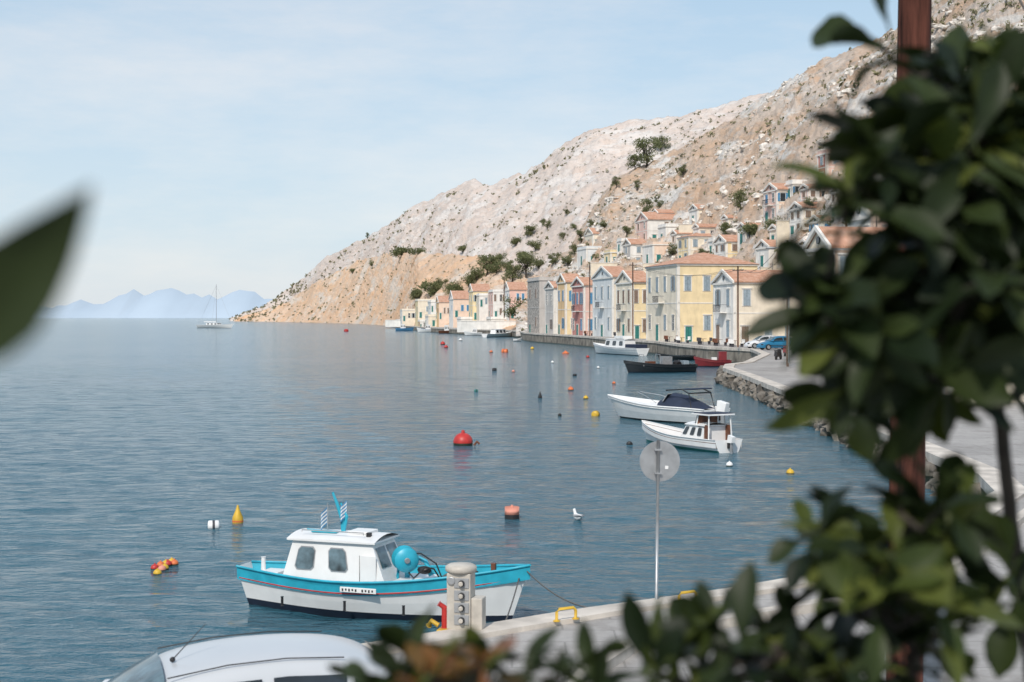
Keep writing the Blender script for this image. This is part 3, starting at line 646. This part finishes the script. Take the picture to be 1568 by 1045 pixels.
for sg in (-1,1):
    o.add('wheelhouse_posts',WHITE,tube([(.55,sg*.55,.4),(.6,sg*.5,1.4)],.03)); o.add('wheelhouse_posts',WHITE,tube([(1.45,sg*.5,.95),(1.35,sg*.48,1.4)],.03))
    o.add('wheelhouse_side',WOOD,box(.6,1.35,sg*.5-.01,sg*.5+.01,.4,1.02))
o.add('wheelhouse_roof',WHITE,box(.45,1.6,-.62,.62,1.4,1.46)); o.add('canopy',NAVY,box(.5,1.5,-.58,.58,1.461,1.49)); o.add('bulkhead',WOOD,box(1.4,1.43,-.48,.48,.4,1.38))
o.add('windscreen',GLASS,hexa([(1.62,-.45,1.0),(1.64,-.45,1.0),(1.64,.45,1.0),(1.62,.45,1.0)],[(1.46,-.45,1.38),(1.48,-.45,1.38),(1.48,.45,1.38),(1.46,.45,1.38)]))
outboard(o,0,0,.3,.8); o.done(.01)
def simple_boat(name,lx,ly,rx,ry,bowleft,B,fm,fb,ms,cab=None,mband=None,top=None,deck=None,ob=False,band=.15):
    a=onz(lx,ly);c=onz(rx,ry); s,b=(c,a) if bowleft else (a,c)
    rz,L=place(s,b); o=Obj(name,(s.x,s.y,0),rz)
    hull(o,L,B,fm,fm,fb,.3,L*.07,.05,.75,band,ANTI,ms,mband or ms,deck or WHITE,.25,None,.03)
    if cab: cabin(o,L*cab[0],L*cab[1],B*.36,B*.3,fm-.25,cab[2],WHITE,top,3,.5)
    if ob: outboard(o,0,0,.3,1,BLACK)
    return o,L
o,L=simple_boat('motor_yacht',913,541,984,545,True,2.6,1.0,1.5,WHITE,(.25,.7,2.1)); o.add('flybridge',WHITE,box(L*.3,L*.5,-.7,.7,2.2,2.6)); o.add('mast',STEEL,tube([(L*.35,0,2.5),(L*.33,0,4)],.03)); o.add('cover',NAVY,box(.3,L*.24,-.9,.9,1.0,1.5)); o.done(.05)
DK=mat('dark_hull_paint',(.025,.03,.035),.4)
o,L=simple_boat('dark_workboat',962,571,1062,570,True,2.2,.75,1.15,DK,None,None,None,WOOD,True,.1)
o.add('console',STEEL,box(L*.35,L*.5,-.4,.4,.5,1.5)); o.add('net_pile',BLACK,rockg((L*.25,0,.75),.6,3)); o.add('crate',WOOD,box(L*.6,L*.72,-.5,.3,.5,1.05)); o.add('engine_lid',GREYB,box(L*.1,L*.18,-.5,.5,.5,1.1))
for x in (.55,.8): o.add('frame',STEEL,tube([(L*x,-.7,.6),(L*x,-.6,1.7),(L*x,.6,1.7),(L*x,.7,.6)],.03))
o.done()
o,L=simple_boat('red_boat',1066,562,1118,562,True,1.7,.7,1.1,DKRED,None,None,None,WOOD); o.add('engine_box',WHITE,box(L*.4,L*.55,-.3,.3,.4,1.0)); o.add('wheelhouse',DKRED,box(L*.12,L*.35,-.5,.5,.4,1.6)); o.done()
simple_boat('rowing_boat',1010,553,1060,552,True,1.6,.6,.9,DK,None,WHITE,None,WOOD)[0].done()
simple_boat('motor_boat',742,517,784,516,False,2.4,.9,1.5,WHITE,(.3,.7,2.0))[0].done()
simple_boat('motor_boat',712,514,738,514,True,2.4,.8,1.3,WHITE,(.3,.6,1.8))[0].done()
simple_boat('motor_boat',600,500,634,504,True,3.4,1.5,2.4,WHITE,(.2,.7,4))[0].done()
simple_boat('motor_boat',606,507,632,507,False,2.6,1.0,1.4,BLUEP,(.3,.6,2.4))[0].done()
simple_boat('rowing_boat',786,523,798,523,False,1.5,.5,.8,WHITE)[0].done()
simple_boat('fishing_boat',640,509,668,509,True,2.6,1.0,1.6,WHITE,(.3,.6,2.5),BLUEP)[0].done()
simple_boat('fishing_boat',672,511,700,511,False,2.4,.9,1.5,WOOD,(.3,.6,2.5))[0].done()
o,L=simple_boat('sailing_boat',304,502.4,354,502.8,False,4,1.5,2,WHITE,(.3,.65,2.4))
o.add('mast',STEEL,tube([(L*.55,0,1),(L*.55,0,21)],[.12,.08])); o.add('boom',WHITE,tube([(L*.55,0,3),(L*.18,0,3)],.22))
for q in ((L*1.03,0,2),(0,0,1.6),(L*.5,-1.8,1.5)): o.add('rigging',STEEL,tube([(L*.55,0,20.5),q],.035,4))
o.done()
def buoy(name,px,py,r,m,kind='round',m2=None):
    p=onz(px,py); o=Obj(name,(p.x,p.y,0),R.random()*6)
    if kind=='round': o.add('float',m,ball((0,0,r*.35),r,18,14,(1,1,.92)),True); o.add('eye',m2 or m,lathe([(r*.2,0),(r*.15,r*.3),(r*.05,r*.32)],8,(0,0,r*1.22))); o.add('weed_band',SLIME,lathe([(r*.96,-.05),(r*1.0,r*.12),(r*1.005,r*.24)],18))
    elif kind=='capsule': o.add('float',m,lathe([(r*.5,-.2),(r*.95,-.1),(r,.0),(r,.12)],16),True); o.add('dark_band',BLACK,lathe([(r*1.01,-.02),(r*1.01,.11)],16)); o.add('top',m,lathe([(r,.1),(r,.3),(r*.92,r*1.2),(r*.5,r*1.45),(.02,r*1.5)],16),True); o.add('eye',m,lathe([(.04,0),(.03,.06)],8,(0,0,r*1.5)))
    elif kind=='cone': o.add('float',m,lathe([(r*.8,-.1),(r,.02),(r*.95,.14),(r*.45,.3),(r*.18,.42),(.02,.45)],16),True); o.add('band',m2 or m,lathe([(r*1.02,.03),(r*1.02,.07)],16))
    elif kind=='can': 
        o.add('float',m,xf(lathe([(r*.3,-r*1.1),(r*.9,-r),(r,-r*.8),(r,r*.8),(r*.9,r),(r*.3,r*1.1)],14),Matrix.Translation((0,0,r*.35))@Matrix.Rotation(math.pi/2,4,'Y')),True); o.add('strap',m2 or BLACK,xf(lathe([(r*1.02,-.03),(r*1.02,.03)],14),Matrix.Translation((0,0,r*.35))@Matrix.Rotation(math.pi/2,4,'Y')))
    o.done()
buoy('red_mooring_buoy',709,682,.40,RED,'round',RED); o=Obj('buoy_mooring_ring',onz(724,684)+Vector((.05,0,.05))); o.add('rusty_ring',WOOD,tube([(0,0,.0),(.12,0,.15),(.22,0,.05)],.05)); o.done()
buoy('salmon_buoy',784,794,.19,PINK,'capsule'); buoy('yellow_cone_buoy',364,801,.14,YEL,'cone',ORG); buoy('white_can_buoy',327,808,.13,WHITE,'can',IRON)
for i,(x,y,m) in enumerate([(237,872,RED),(241,880,YEL),(246,868,ORG),(252,872,YEL),(257,866,RED),(263,863,YEL),(254,866,YEL),(267,865,ORG),(248,874,PINK)]): buoy('net_float',x,y,.085,m)
for x,y,r,m,k in [(866,542,.5,ORG,'cone'),(874,598,.2,ORG,'round'),(897,611,.16,YEL,'round'),(912,637,.2,YEL,'can'),(1210,726,.13,YEL,'round'),(827,610,.13,BLACK,'cone'),(857,637,.1,BLACK,'round'),(757,568,.2,BLACK,'can'),(729,600,.12,GREENP,'can'),(786,570,.15,PINK,'round'),(773,540,.4,ORG,'can'),(678,528,.45,RED,'round'),(683,533,.35,RED,'round'),(530,508,.7,RED,'can'),(1117,714,.12,WHITE,'round'),(916,564,.15,WHITE,'round'),(964,682,.12,BLACK,'can'),(752,540,.25,ORG,'round'),(815,535,.3,YEL,'round'),(900,548,.22,RED,'round'),(846,556,.18,WHITE,'round'),(880,576,.14,BLACK,'can'),(705,522,.4,WHITE,'round'),(940,588,.14,ORG,'round')]: buoy('mooring_buoy',x,y,r,m,k)
p=onz(885,797); o=Obj('seagull',(p.x,p.y,0),math.radians(115))
o.add('body',WHITE,tube([(-.24,0,.12),(-.16,0,.1),(-.05,0,.08),(.08,0,.09),(.15,0,.15),(.18,0,.21),(.21,0,.25),(.25,0,.25)],[.01,.05,.085,.08,.045,.035,.04,.012],10),True)
o.add('beak',YEL,tube([(.245,0,.25),(.3,0,.235)],[.012,.003],6)); 
for sg in (-1,1): o.add('wings',SIGNB,tube([(.06,sg*.07,.12),(-.1,sg*.07,.13),(-.27,sg*.02,.14)],[.03,.035,.005],8),True)
o.done()
# ---------------- quay furniture
p=onz(1005,925,.8); o=Obj('traffic_sign',(p.x,p.y,.8),math.radians(4))
zc=H-(707-HY)/F*p.y-.8
o.add('post',STEEL,tube([(0,0,0),(.03,0,zc+.33)],.024,10),True); 
D=Matrix.Translation((.06,.04,zc))@Matrix.Rotation(math.pi/2,4,'X')
o.add('disc',SIGNB,xf(lathe([(.29,-.008),(.305,-.004),(.305,.006),(.29,.008)],40),D)); o.add('rim',STEEL,xf(lathe([(.306,-.012),(.312,-.012),(.312,.012),(.306,.012)],40),D))
for dz in (-.18,.18): o.add('brackets',STEEL,box(-.03,.08,-.035,.03,zc+dz-.012,zc+dz+.012))
o.add('sticker',WHITE,box(.14,.19,.025,.03,zc-.12,zc-.07)); o.add('base_plate',STEEL,box(-.1,.1,-.1,.1,.0,.02)); o.done()
p=onz(706,968,.8); o=Obj('service_pedestal',(p.x,p.y,.8),math.radians(-12))
o.add('column',CREAMP,box(-.17,.17,-.15,.15,.06,.84)); o.add('side_column',CREAMP,box(.171,.33,-.12,.12,.06,.5)); o.add('base',YEL,box(-.3,.3,-.22,.22,0,.06))
o.add('cap',CREAMP,lathe([(.19,.0),(.22,.02),(.22,.08),(.17,.11),(.02,.12)],20,(0,0,.84)),True)
for i in range(4):
    M_=Matrix.Translation((.05,-.15,.2+.17*i))@Matrix.Rotation(math.pi/2,4,'X')
    o.add('socket_plates',SIGNB,box(-.06,.15,-.165,-.151,.2+.17*i-.07,.2+.17*i+.07)); o.add('sockets',BLACK,xf(lathe([(.045,.01),(.045,.06),(.03,.065)],14),M_)); o.add('socket_lids',CREAMP,xf(lathe([(.035,.065),(.035,.09)],12),M_))
o.add('gauge',STEEL,xf(lathe([(.06,0),(.06,.03)],14),Matrix.Translation((-.1,-.15,.74))@Matrix.Rotation(math.pi/2,4,'X')))
o.add('tap_pipe',RED,tube([(-.22,-.05,.06),(-.22,-.05,.34),(-.3,-.08,.4)],[.05,.05,.035])); o.add('hose',YEL,tube([(-.3,-.1,.1),(-.4,-.1,.16),(-.45,-.05,.08)],.035)); o.done(.012)
for px,py in ((867,950),(1053,924)):
    p=onz(px,py,.87); o=Obj('mooring_staple',(p.x,p.y,.87),math.radians(30)); o.add('bar',YEL,tube([(-.16,0,0),(-.16,0,.13),(-.12,0,.17),(.12,0,.17),(.16,0,.13),(.16,0,0)],.022,10),True)
    for sx in (-.16,.16): o.add('feet',YEL,lathe([(.05,0),(.05,.015)],12,(sx,0,0)))
    o.done()
def car(loc,rz,paint,name='parked_car',sc=1.0):
    o=Obj(name,mtx=Matrix.Translation(Vector(loc))@Matrix.Rotation(rz,4,'Z')@Matrix.Scale(sc,4))
    low=[(2.0,.35,.62),(1.95,.6,.72),(1.5,.78,.80),(.95,.93,.84),(0,.95,.85),(-1.0,.96,.85),(-1.75,.95,.82),(-1.95,.7,.76),(-1.98,.35,.68)]
    vs=[];fs=[]
    for x,z,w in low:
        vs+=[(x,-w*.95,.22),(x,-w,.5 if z>.5 else .3),(x,-w*.96,z-.03),(x,-w*.6,z+.02),(x,0,z+.04),(x,w*.6,z+.02),(x,w*.96,z-.03),(x,w,.5 if z>.5 else .3),(x,w*.95,.22)]
    for i in range(len(low)-1):
        for k in range(8): a=i*9+k; fs.append((a,a+1,a+10,a+9))
    fs.append(tuple(range(9))); fs.append(tuple(range(len(vs)-9,len(vs)))[::-1]); o.add('body',paint,(vs,fs),True)
    st=[(1.0,.92,.78,.92),(.62,1.2,.70,.93),(.25,1.41,.64,.94),(-.2,1.48,.62,.95),(-.7,1.5,.61,.95),(-1.2,1.47,.60,.95),(-1.55,1.38,.6,.95),(-1.78,1.15,.68,.95),(-1.92,.93,.74,.93)]
    vs=[];fs=[]
    def sec(x,z,w,b): 
        bw=.80 if x<.9 else .78
        return [(x,-bw,b),(x,-w,max(b,z-.09)),(x,-w*.86,z-.025),(x,-w*.5,z),(x,0,z+.012),(x,w*.5,z),(x,w*.86,z-.025),(x,w,max(b,z-.09)),(x,bw,b)]
    for q in st: vs+=sec(*q)
    for i in range(len(st)-1):
        for k in range(8): a=i*9+k; fs.append((a,a+1,a+10,a+9))
    o.add('roof_and_pillars',paint,(vs,fs),True)
    S=[[Vector(v) for v in sec(*q)] for q in st]
    def pane(i,j,f0,f1,v0,v1,sg):
        A,B=S[i],S[j]; q=[]
        for (f,v) in ((f0,v0),(f1,v0),(f1,v1),(f0,v1)):
            lo=A[0].lerp(B[0],f); hi=A[1].lerp(B[1],f); p=lo.lerp(hi,v); p.y-=.012; q.append((p.x,p.y*sg,p.z))
        o.add('side_windows',GLASS,(q,[(0,1,2,3)]))
    for sg in (1,-1):
        pane(1,2,.05,1,.12,.85,sg); pane(2,3,0,1,.1,.86,sg); pane(3,4,0,.55,.1,.86,sg); pane(3,4,.75,1,.1,.86,sg); pane(4,5,0,1,.1,.86,sg); pane(5,6,.2,.9,.12,.82,sg)
        o.add('mirrors',paint,ball((.72,sg*.93,.98),.1,10,6,(.7,1,.7)),True)
        o.add('side_moulding',BLACK,box(-1.5,1.2,sg*.955-.01,sg*.955+.01,.45,.52)); o.add('roof_gutter',BLACK,tube([(.3,sg*.57,1.385),(-.2,sg*.555,1.455),(-.7,sg*.545,1.475),(-1.2,sg*.535,1.445)],.006,5))
        for x in (1.25,-1.25):
            o.add('wheels',BLACK,xf(lathe([(.2,-.1),(.3,-.1),(.31,-.06),(.31,.06),(.3,.1),(.2,.1)],20),Matrix.Translation((x,sg*.78,.31))@Matrix.Rotation(math.pi/2,4,'X')))
            o.add('hubcaps',STEEL,xf(lathe([(.19,-.11),(.19,.11)],14),Matrix.Translation((x,sg*.78,.31))@Matrix.Rotation(math.pi/2,4,'X')))
        o.add('headlights',GLASS,box(1.8,1.97,sg*.6-.12,sg*.6+.12,.52,.64)); o.add('tail_lights',RED,box(-1.99,-1.93,sg*.68-.07,sg*.68+.07,.7,.95))
    vs=[]
    for f in (.12,.35,.6,.85,.93):
        i=0 if f<=.5 else 1; t=(f-i*.5)*2; a=[S[i][k].lerp(S[i+1][k],t) for k in range(1,8)]
        for k,q in enumerate(a): vs.append((q.x+.018,q.y*.9,q.z+.022))
    o.add('windscreen',PANE,(vs,[(r*7+k,r*7+k+1,(r+1)*7+k+1,(r+1)*7+k) for r in range(4) for k in range(6)]),True)
    vs=[]
    for f in (.1,.5,.9):
        a=[S[6][k].lerp(S[7][k],f) for k in range(2,7)]
        for q in a: vs.append((q.x-.02,q.y,q.z+.01))
    o.add('rear_window',GLASS,(vs,[(r*5+k,r*5+k+1,(r+1)*5+k+1,(r+1)*5+k) for r in range(2) for k in range(4)]),True)
    o.add('aerial',BLACK,tube([(.22,.1,1.43),(-.06,.1,1.72)],[.006,.003],5)); o.add('aerial',BLACK,ball((.22,.1,1.43),.025,8,6))
    e=o.done()
    for c in e.children:
        if c.name.startswith(('body','roof_and')): 
            sm=c.modifiers.new('s','SUBSURF'); sm.levels=1; sm.render_levels=2
    return e
pc_=at(302,1010,12.5)
car((pc_.x,pc_.y,.80),math.radians(180+18),CARP)
p=at(1168,528,160); car((p.x,p.y,zt(160)+.02),math.radians(190),CARW); p=at(1188,529,154); car((p.x,p.y,zt(154)+.02),math.radians(195),CARB)
def pole(name,px,py,ty,d=None,r=.12,tilt=0,arm=True,m=POLET):
    d=d or (H-zt(120))*F/(py-HY); p=at(px,py,d); h=(py-ty)/F*d; o=Obj(name,p)
    o.add('post',m,tube([(0,0,-.3),(tilt*.5,0,h*.5),(tilt,0,h)],[r,r*.9,r*.75],10),True)
    if arm: o.add('crossarm',m,box(tilt-.6,tilt+.6,-.06,.06,h-.5,h-.38)); [o.add('insulators',WHITE,tube([(tilt+x,0,h-.38),(tilt+x,0,h-.22)],.04,6)) for x in (-.5,0,.5)]
    o.done(); return p+Vector((tilt,0,h-.3))
pz=at(1383,1230,13.2); o=Obj('utility_pole',(pz.x,pz.y,.8)); o.add('post',POLEW,tube([(0,0,0),(.05,0,4),(.12,0,8),(.2,0,11)],[.17,.16,.15,.14],16),True); o.add('crossarm',POLEW,box(-.7,1.1,-.06,.06,10.2,10.35)); o.add('band',STEEL,lathe([(.155,0),(.155,.06)],16,(.08,0,6.2))); o.done()
t0=pz+Vector((.2,0,10))
t1=pole('utility_pole',1206,556,368,115,.10); t2=pole('utility_pole',1130,528,408,158,.11); t3=pole('utility_pole',969,519,402,218,.12); t4=pole('utility_pole',1296,440,282,118,.12); pole('utility_pole',903,518,405,250,.12,arm=False); pole('utility_pole',772,486,425,420,.16,arm=False)
for a_,b_ in ((t1,t2),(t2,t3),(t4,t1)):
    for dx in (-.5,.5): rope('overhead_wire',a_+Vector((dx,0,0)),b_+Vector((dx,0,0)),1.2,.02)
rope('overhead_wire',t0+Vector((.6,0,-2)),Vector((pz.x+2.2,pz.y-1.5,5.6)),.3,.012)
p=at(1208,556,112); o=Obj('street_lamp',p); o.add('post',STEEL,tube([(0,0,0),(0,0,8.6),(-.3,0,9),(-1.2,0,9.1)],[.08,.06,.05,.04])); o.add('head',SIGNB,xf(ball((0,0,0),.3,10,6,(1.4,.6,.35)),Matrix.Translation((-1.4,0,9.05))),True); o.done()
def scooter(px,d,rot,m):
    p=at(px,552,d); o=Obj('motor_scooter',(p.x,p.y,zt(d)),math.radians(rot))
    for x in (-.6,.6): o.add('wheels',BLACK,xf(lathe([(.12,-.05),(.24,-.05),(.24,.05),(.12,.05)],14),Matrix.Translation((x,0,.24))@Matrix.Rotation(math.pi/2,4,'X')))
    o.add('body',m,hexa([(-.75,-.15,.35),(.3,-.15,.25),(.3,.15,.25),(-.75,.15,.35)],[(-.7,-.12,.75),(-.1,-.12,.6),(-.1,.12,.6),(-.7,.12,.75)])); o.add('seat',BLACK,box(-.72,-.1,-.14,.14,.76,.86)); o.add('front',m,hexa([(.3,-.2,.3),(.4,-.2,.3),(.4,.2,.3),(.3,.2,.3)],[(.2,-.16,.95),(.28,-.16,.95),(.28,.16,.95),(.2,.16,.95)])); o.add('handlebar',IRON,tube([(.2,-.35,1.05),(.22,0,1.0),(.2,.35,1.05)],.025)); o.done()
scooter(1192,128,60,BLACK); scooter(1202,136,75,DKRED)
for i,(px,d) in enumerate([(1012,197),(1030,190),(1062,181),(1086,174),(1110,168),(935,240),(890,262)]):
    CH=[WOOD,WHITE,IRON][i%3]
    p=at(px,520,d); o=Obj('cafe_table',(p.x+1.2,p.y,zt(d))); o.add('top',WOOD,lathe([(.45,0),(.45,.04)],14,(0,0,.72))); o.add('leg',IRON,tube([(0,0,0),(0,0,.72)],.04,6))
    for a in (0,2.1,4.2):
        x,y=math.cos(a)*.8,math.sin(a)*.8; o.add('chairs',CH,box(x-.2,x+.2,y-.2,y+.2,.4,.45)); o.add('chairs',CH,box(x*1.25-.18,x*1.25+.18,y*1.25-.03,y*1.25+.03,.45,.9)); o.add('chair_legs',IRON,box(x-.17,x+.17,y-.02,y+.02,0,.4))
    o.done()

# ---------------- foreground plants
def leaf(base,d,nrm,Ln,Wd,curl,prof=(.10,.20,.40,.70,.95,1,.80,.14)):
    d=d.normalized(); s=d.cross(nrm).normalized(); n=s.cross(d).normalized(); vs=[];fs=[];N=len(prof)-1
    tw=R.uniform(-.7,.7); side=R.uniform(-.14,.14); wv=R.uniform(0,6)
    for i,w in enumerate(prof):
        t=i/N; c=base+d*(Ln*t)-n*(curl*Ln*t*t)+s*(side*Ln*t*t); a=s*(w*Wd/2)*math.cos(tw*t)+n*(w*Wd/2)*math.sin(tw*t)
        rip=.09*Wd*math.sin(wv+t*8)
        vs+=[c-a+n*(.16*w*Wd+rip),c-a*.5+n*(.05*w*Wd),c,c+a*.5+n*(.05*w*Wd),c+a+n*(.16*w*Wd-rip)]
    for i in range(N):
        for k in range(4): q=i*5+k; fs.append((q,q+1,q+6,q+5))
    return vs,fs
def whorl(o,p,ax,n,Ln,part_mats):
    ax=ax.normalized(); u=ax.orthogonal().normalized(); v=ax.cross(u)
    ph=R.uniform(0,6.28); yl=R.random()<.2
    for k in range(n):
        th=ph+k*2.4+R.uniform(-.4,.4); el=R.uniform(-.15,1.1); d=(u*math.cos(th)+v*math.sin(th))*math.cos(el)+ax*math.sin(el)
        d.z-=R.uniform(0,.25)
        l=Ln*R.uniform(.55,1.2); b=p-ax*(.05*R.random()*k/ n)
        name,m=part_mats[-1] if (yl and R.random()<.8) or R.random()<.05 else part_mats[0]
        o.add(name,m,leaf(b,d,ax+Vector((R.uniform(-.5,.5),R.uniform(-.5,.5),R.uniform(0,.5))),l,l*R.uniform(.30,.46),R.uniform(-.05,.5)),True)
def shrub(name,spines,clusters,mats,Ln=.115):
    o=Obj(name); sp=[]
    for path,r0,r1 in spines:
        pts=[at(*q) for q in path]; fine=[]
        for a,b in zip(pts,pts[1:]):
            for i in range(5): fine.append(a.lerp(b,i/5)+Vector((R.uniform(-.006,.006),0,0)))
        fine.append(pts[-1]); o.add('stems',BARK,tube(fine,[lerp(r0,r1,i/(len(fine)-1)) for i in range(len(fine))],7),True); sp+=fine
    for cx,cy,rx,ry,n,d0,d1 in clusters:
        for _ in range(n):
            a=R.uniform(0,6.28); rr=math.sqrt(R.random()); p=at(cx+rx*rr*math.cos(a),cy+ry*rr*math.sin(a),R.uniform(d0,d1))
            q=min(sp,key=lambda s:(s-p).length+ (.15 if s.z>p.z else 0)); mid=q.lerp(p,.55)+Vector((R.uniform(-.02,.02),0,-.03))
            o.add('twigs',BARK,tube([q,mid,p],[.006,.0045,.003],5),True)
            ax=(p-mid).normalized()+Vector((R.uniform(-.6,.3),R.uniform(-.7,.6),R.uniform(-.2,.7)))
            whorl(o,p,ax,R.randint(5,10),Ln,mats)
    o.done()
shrub('foreground_tree',
 [([(1640,1500,2.6),(1590,1100,2.6),(1545,800,2.5),(1528,620,2.4),(1510,420,2.3),(1460,220,2.2),(1420,80,2.15)],.017,.006),
  ([(1528,620,2.4),(1420,560,2.2),(1320,500,2.1),(1260,455,2.05)],.009,.003),
  ([(1510,420,2.3),(1420,320,2.1),(1310,285,2.0)],.008,.003)],
 [(1358,66,14,8,1,2.05,2.1),(1465,130,35,35,4,2.0,2.4),(1525,130,35,50,6,2.0,2.5),(1460,205,65,45,9,1.9,2.5),(1375,245,40,22,4,1.9,2.2),(1325,285,35,18,3,1.9,2.2),(1435,305,75,42,11,1.9,2.6),(1525,280,45,110,14,2.0,2.6),
  (1258,458,30,12,3,1.9,2.1),(1335,485,55,34,6,1.9,2.3),(1445,430,80,62,16,1.9,2.6),(1520,460,50,80,14,2.0,2.6),(1345,575,48,34,6,1.9,2.3),(1430,560,65,40,9,1.9,2.5),(1545,550,30,45,5,2.1,2.6),(1315,625,15,12,1,2.0,2.1),(1565,380,25,150,9,2.1,2.6),(1555,895,14,30,2,2.1,2.3)],
 [('leaves',LEAF),('young_leaves',LEAFY)],.120)
shrub('foreground_shrub',
 [([(1420,1300,2.1),(1400,1050,2.1),(1385,900,2.05),(1380,760,2.0)],.012,.004),([(1300,1300,1.95),(1240,1060,1.95),(1190,990,1.95)],.010,.003),([(1400,1000,2.1),(1300,880,2.0),(1250,825,1.95)],.007,.003),([(1385,900,2.05),(1470,800,2.1)],.005,.003)],
 [(1410,775,45,22,3,1.9,2.2),(1255,822,20,15,2,1.9,2.1),(1340,825,45,35,4,1.9,2.2),(1420,825,40,40,4,1.9,2.3),(1305,915,60,28,4,1.8,2.2),(1395,890,45,55,6,1.9,2.3),(1180,985,50,28,4,1.8,2.1),(1050,990,50,25,3,1.8,2.0),(1320,990,85,42,7,1.8,2.3),(1430,970,25,55,3,1.9,2.2),(1230,1040,110,18,6,1.8,2.0),(1000,1030,45,12,2,1.8,1.9)],
 [('leaves',LEAF),('young_leaves',LEAFY)],.104)
shrub('foreground_shrub',
 [([(720,1350,1.8),(700,1160,1.8),(690,1040,1.8)],.010,.003),([(850,1350,1.8),(840,1120,1.8),(835,1040,1.8)],.008,.003),([(700,1160,1.8),(560,1070,1.8)],.005,.003)],
 [(640,1020,55,14,3,1.75,1.9),(745,1020,35,14,3,1.75,1.9),(840,1025,50,16,3,1.75,1.9),(575,1045,30,8,2,1.75,1.9),(700,1055,140,10,6,1.75,2.0),(900,1055,50,8,2,1.75,1.9)],
 [('leaves',LEAF),('young_leaves',LEAFY)],.078)
shrub('foreground_reddish_shrub',[([(690,1350,1.7),(690,1150,1.7),(690,1050,1.7)],.008,.003)],[(655,1025,25,12,2,1.65,1.75),(730,1015,20,10,2,1.65,1.75)],[('leaves',LEAFR),('young_leaves',LEAFY)],.065)
o=Obj('foreground_leaf_sprig'); 
b=at(-90,575,.66); tip=at(150,300,.64)
o.add('leaf',LEAF,leaf(b,tip-b,Vector((.5,-1,.4)),(tip-b).length,.046,.05,(.1,.5,.85,1,.88,.62,.32,.02)),True)
o.add('leaf',LEAF,leaf(b,at(-160,350,.75)-b,Vector((.1,-1,.4)),.11,.045,.1),True)
o.add('stem',BARK,tube([b,at(-150,900,.7),at(-200,1800,.75)],[.003,.004,.006]),True); o.done()

# ---------------- camera, light, sky
cam=bpy.data.cameras.new('camera'); co=bpy.data.objects.new('camera',cam); scene.collection.objects.link(co); scene.camera=co
co.location=(0,0,H); co.rotation_euler=(math.radians(90),0,0)
cam.lens=50; cam.sensor_width=36; cam.shift_y=-36.5/1568; cam.clip_start=.05; cam.clip_end=60000
cam.dof.use_dof=True; cam.dof.focus_distance=60; cam.dof.aperture_fstop=3.4
az=Vector((-.22,-.66,0)).normalized(); el=math.radians(44)
sd=Vector((az.x*math.cos(el),az.y*math.cos(el),math.sin(el)))
sl=bpy.data.lights.new('sun','SUN'); so=bpy.data.objects.new('sun',sl); scene.collection.objects.link(so)
sl.energy=3.3; sl.angle=math.radians(1.0); sl.color=(1,.93,.84); so.rotation_euler=(-sd).to_track_quat('-Z','Y').to_euler()
w=bpy.data.worlds.new('World'); scene.world=w; w.use_nodes=True; nt=w.node_tree
bg=nt.nodes['Background']; sky=nt.nodes.new('ShaderNodeTexSky'); sky.sky_type='NISHITA'; sky.sun_disc=False
sky.sun_elevation=el; sky.sun_rotation=math.atan2(sd.x,sd.y); sky.dust_density=1.0; sky.air_density=1.0
nt.links.new(sky.outputs[0],bg.inputs['Color']); bg.inputs['Strength'].default_value=.13
b2=nt.nodes.new('ShaderNodeBackground'); b2.inputs['Strength'].default_value=1.0
tc=nt.nodes.new('ShaderNodeTexCoord'); mp=nt.nodes.new('ShaderNodeMapping'); mp.inputs['Scale'].default_value=(1.6,1.6,6); nt.links.new(tc.outputs['Generated'],mp.inputs['Vector'])
cl=nz(nt,mp.outputs['Vector'],2.2,8,.62)
sx=nt.nodes.new('ShaderNodeSeparateXYZ'); nt.links.new(tc.outputs['Generated'],sx.inputs[0])
hz=ramp(nt,sx.outputs['Z'],[(0,(.88,.88,.88)),(.10,(.80,.80,.80)),(.35,(.62,.62,.62)),(1,(.4,.4,.4))])
hc=ramp(nt,sx.outputs['Z'],[(0,(.74,.81,.87)),(.06,(.66,.78,.88)),(.22,(.52,.70,.86)),(1,(.42,.62,.84))])
cf=ramp(nt,cl,[(.42,(0,0,0)),(.68,(.85,.85,.85))])
nt.links.new(mixc(nt,cf,hc,(.85,.87,.89)),b2.inputs['Color'])
mx=nt.nodes.new('ShaderNodeMixShader'); nt.links.new(hz,mx.inputs[0]); nt.links.new(bg.outputs[0],mx.inputs[1]); nt.links.new(b2.outputs[0],mx.inputs[2])
nt.links.new(mx.outputs[0],nt.nodes['World Output'].inputs['Surface'])
scene.view_settings.view_transform='Standard'; scene.view_settings.look='None'; scene.view_settings.exposure=0
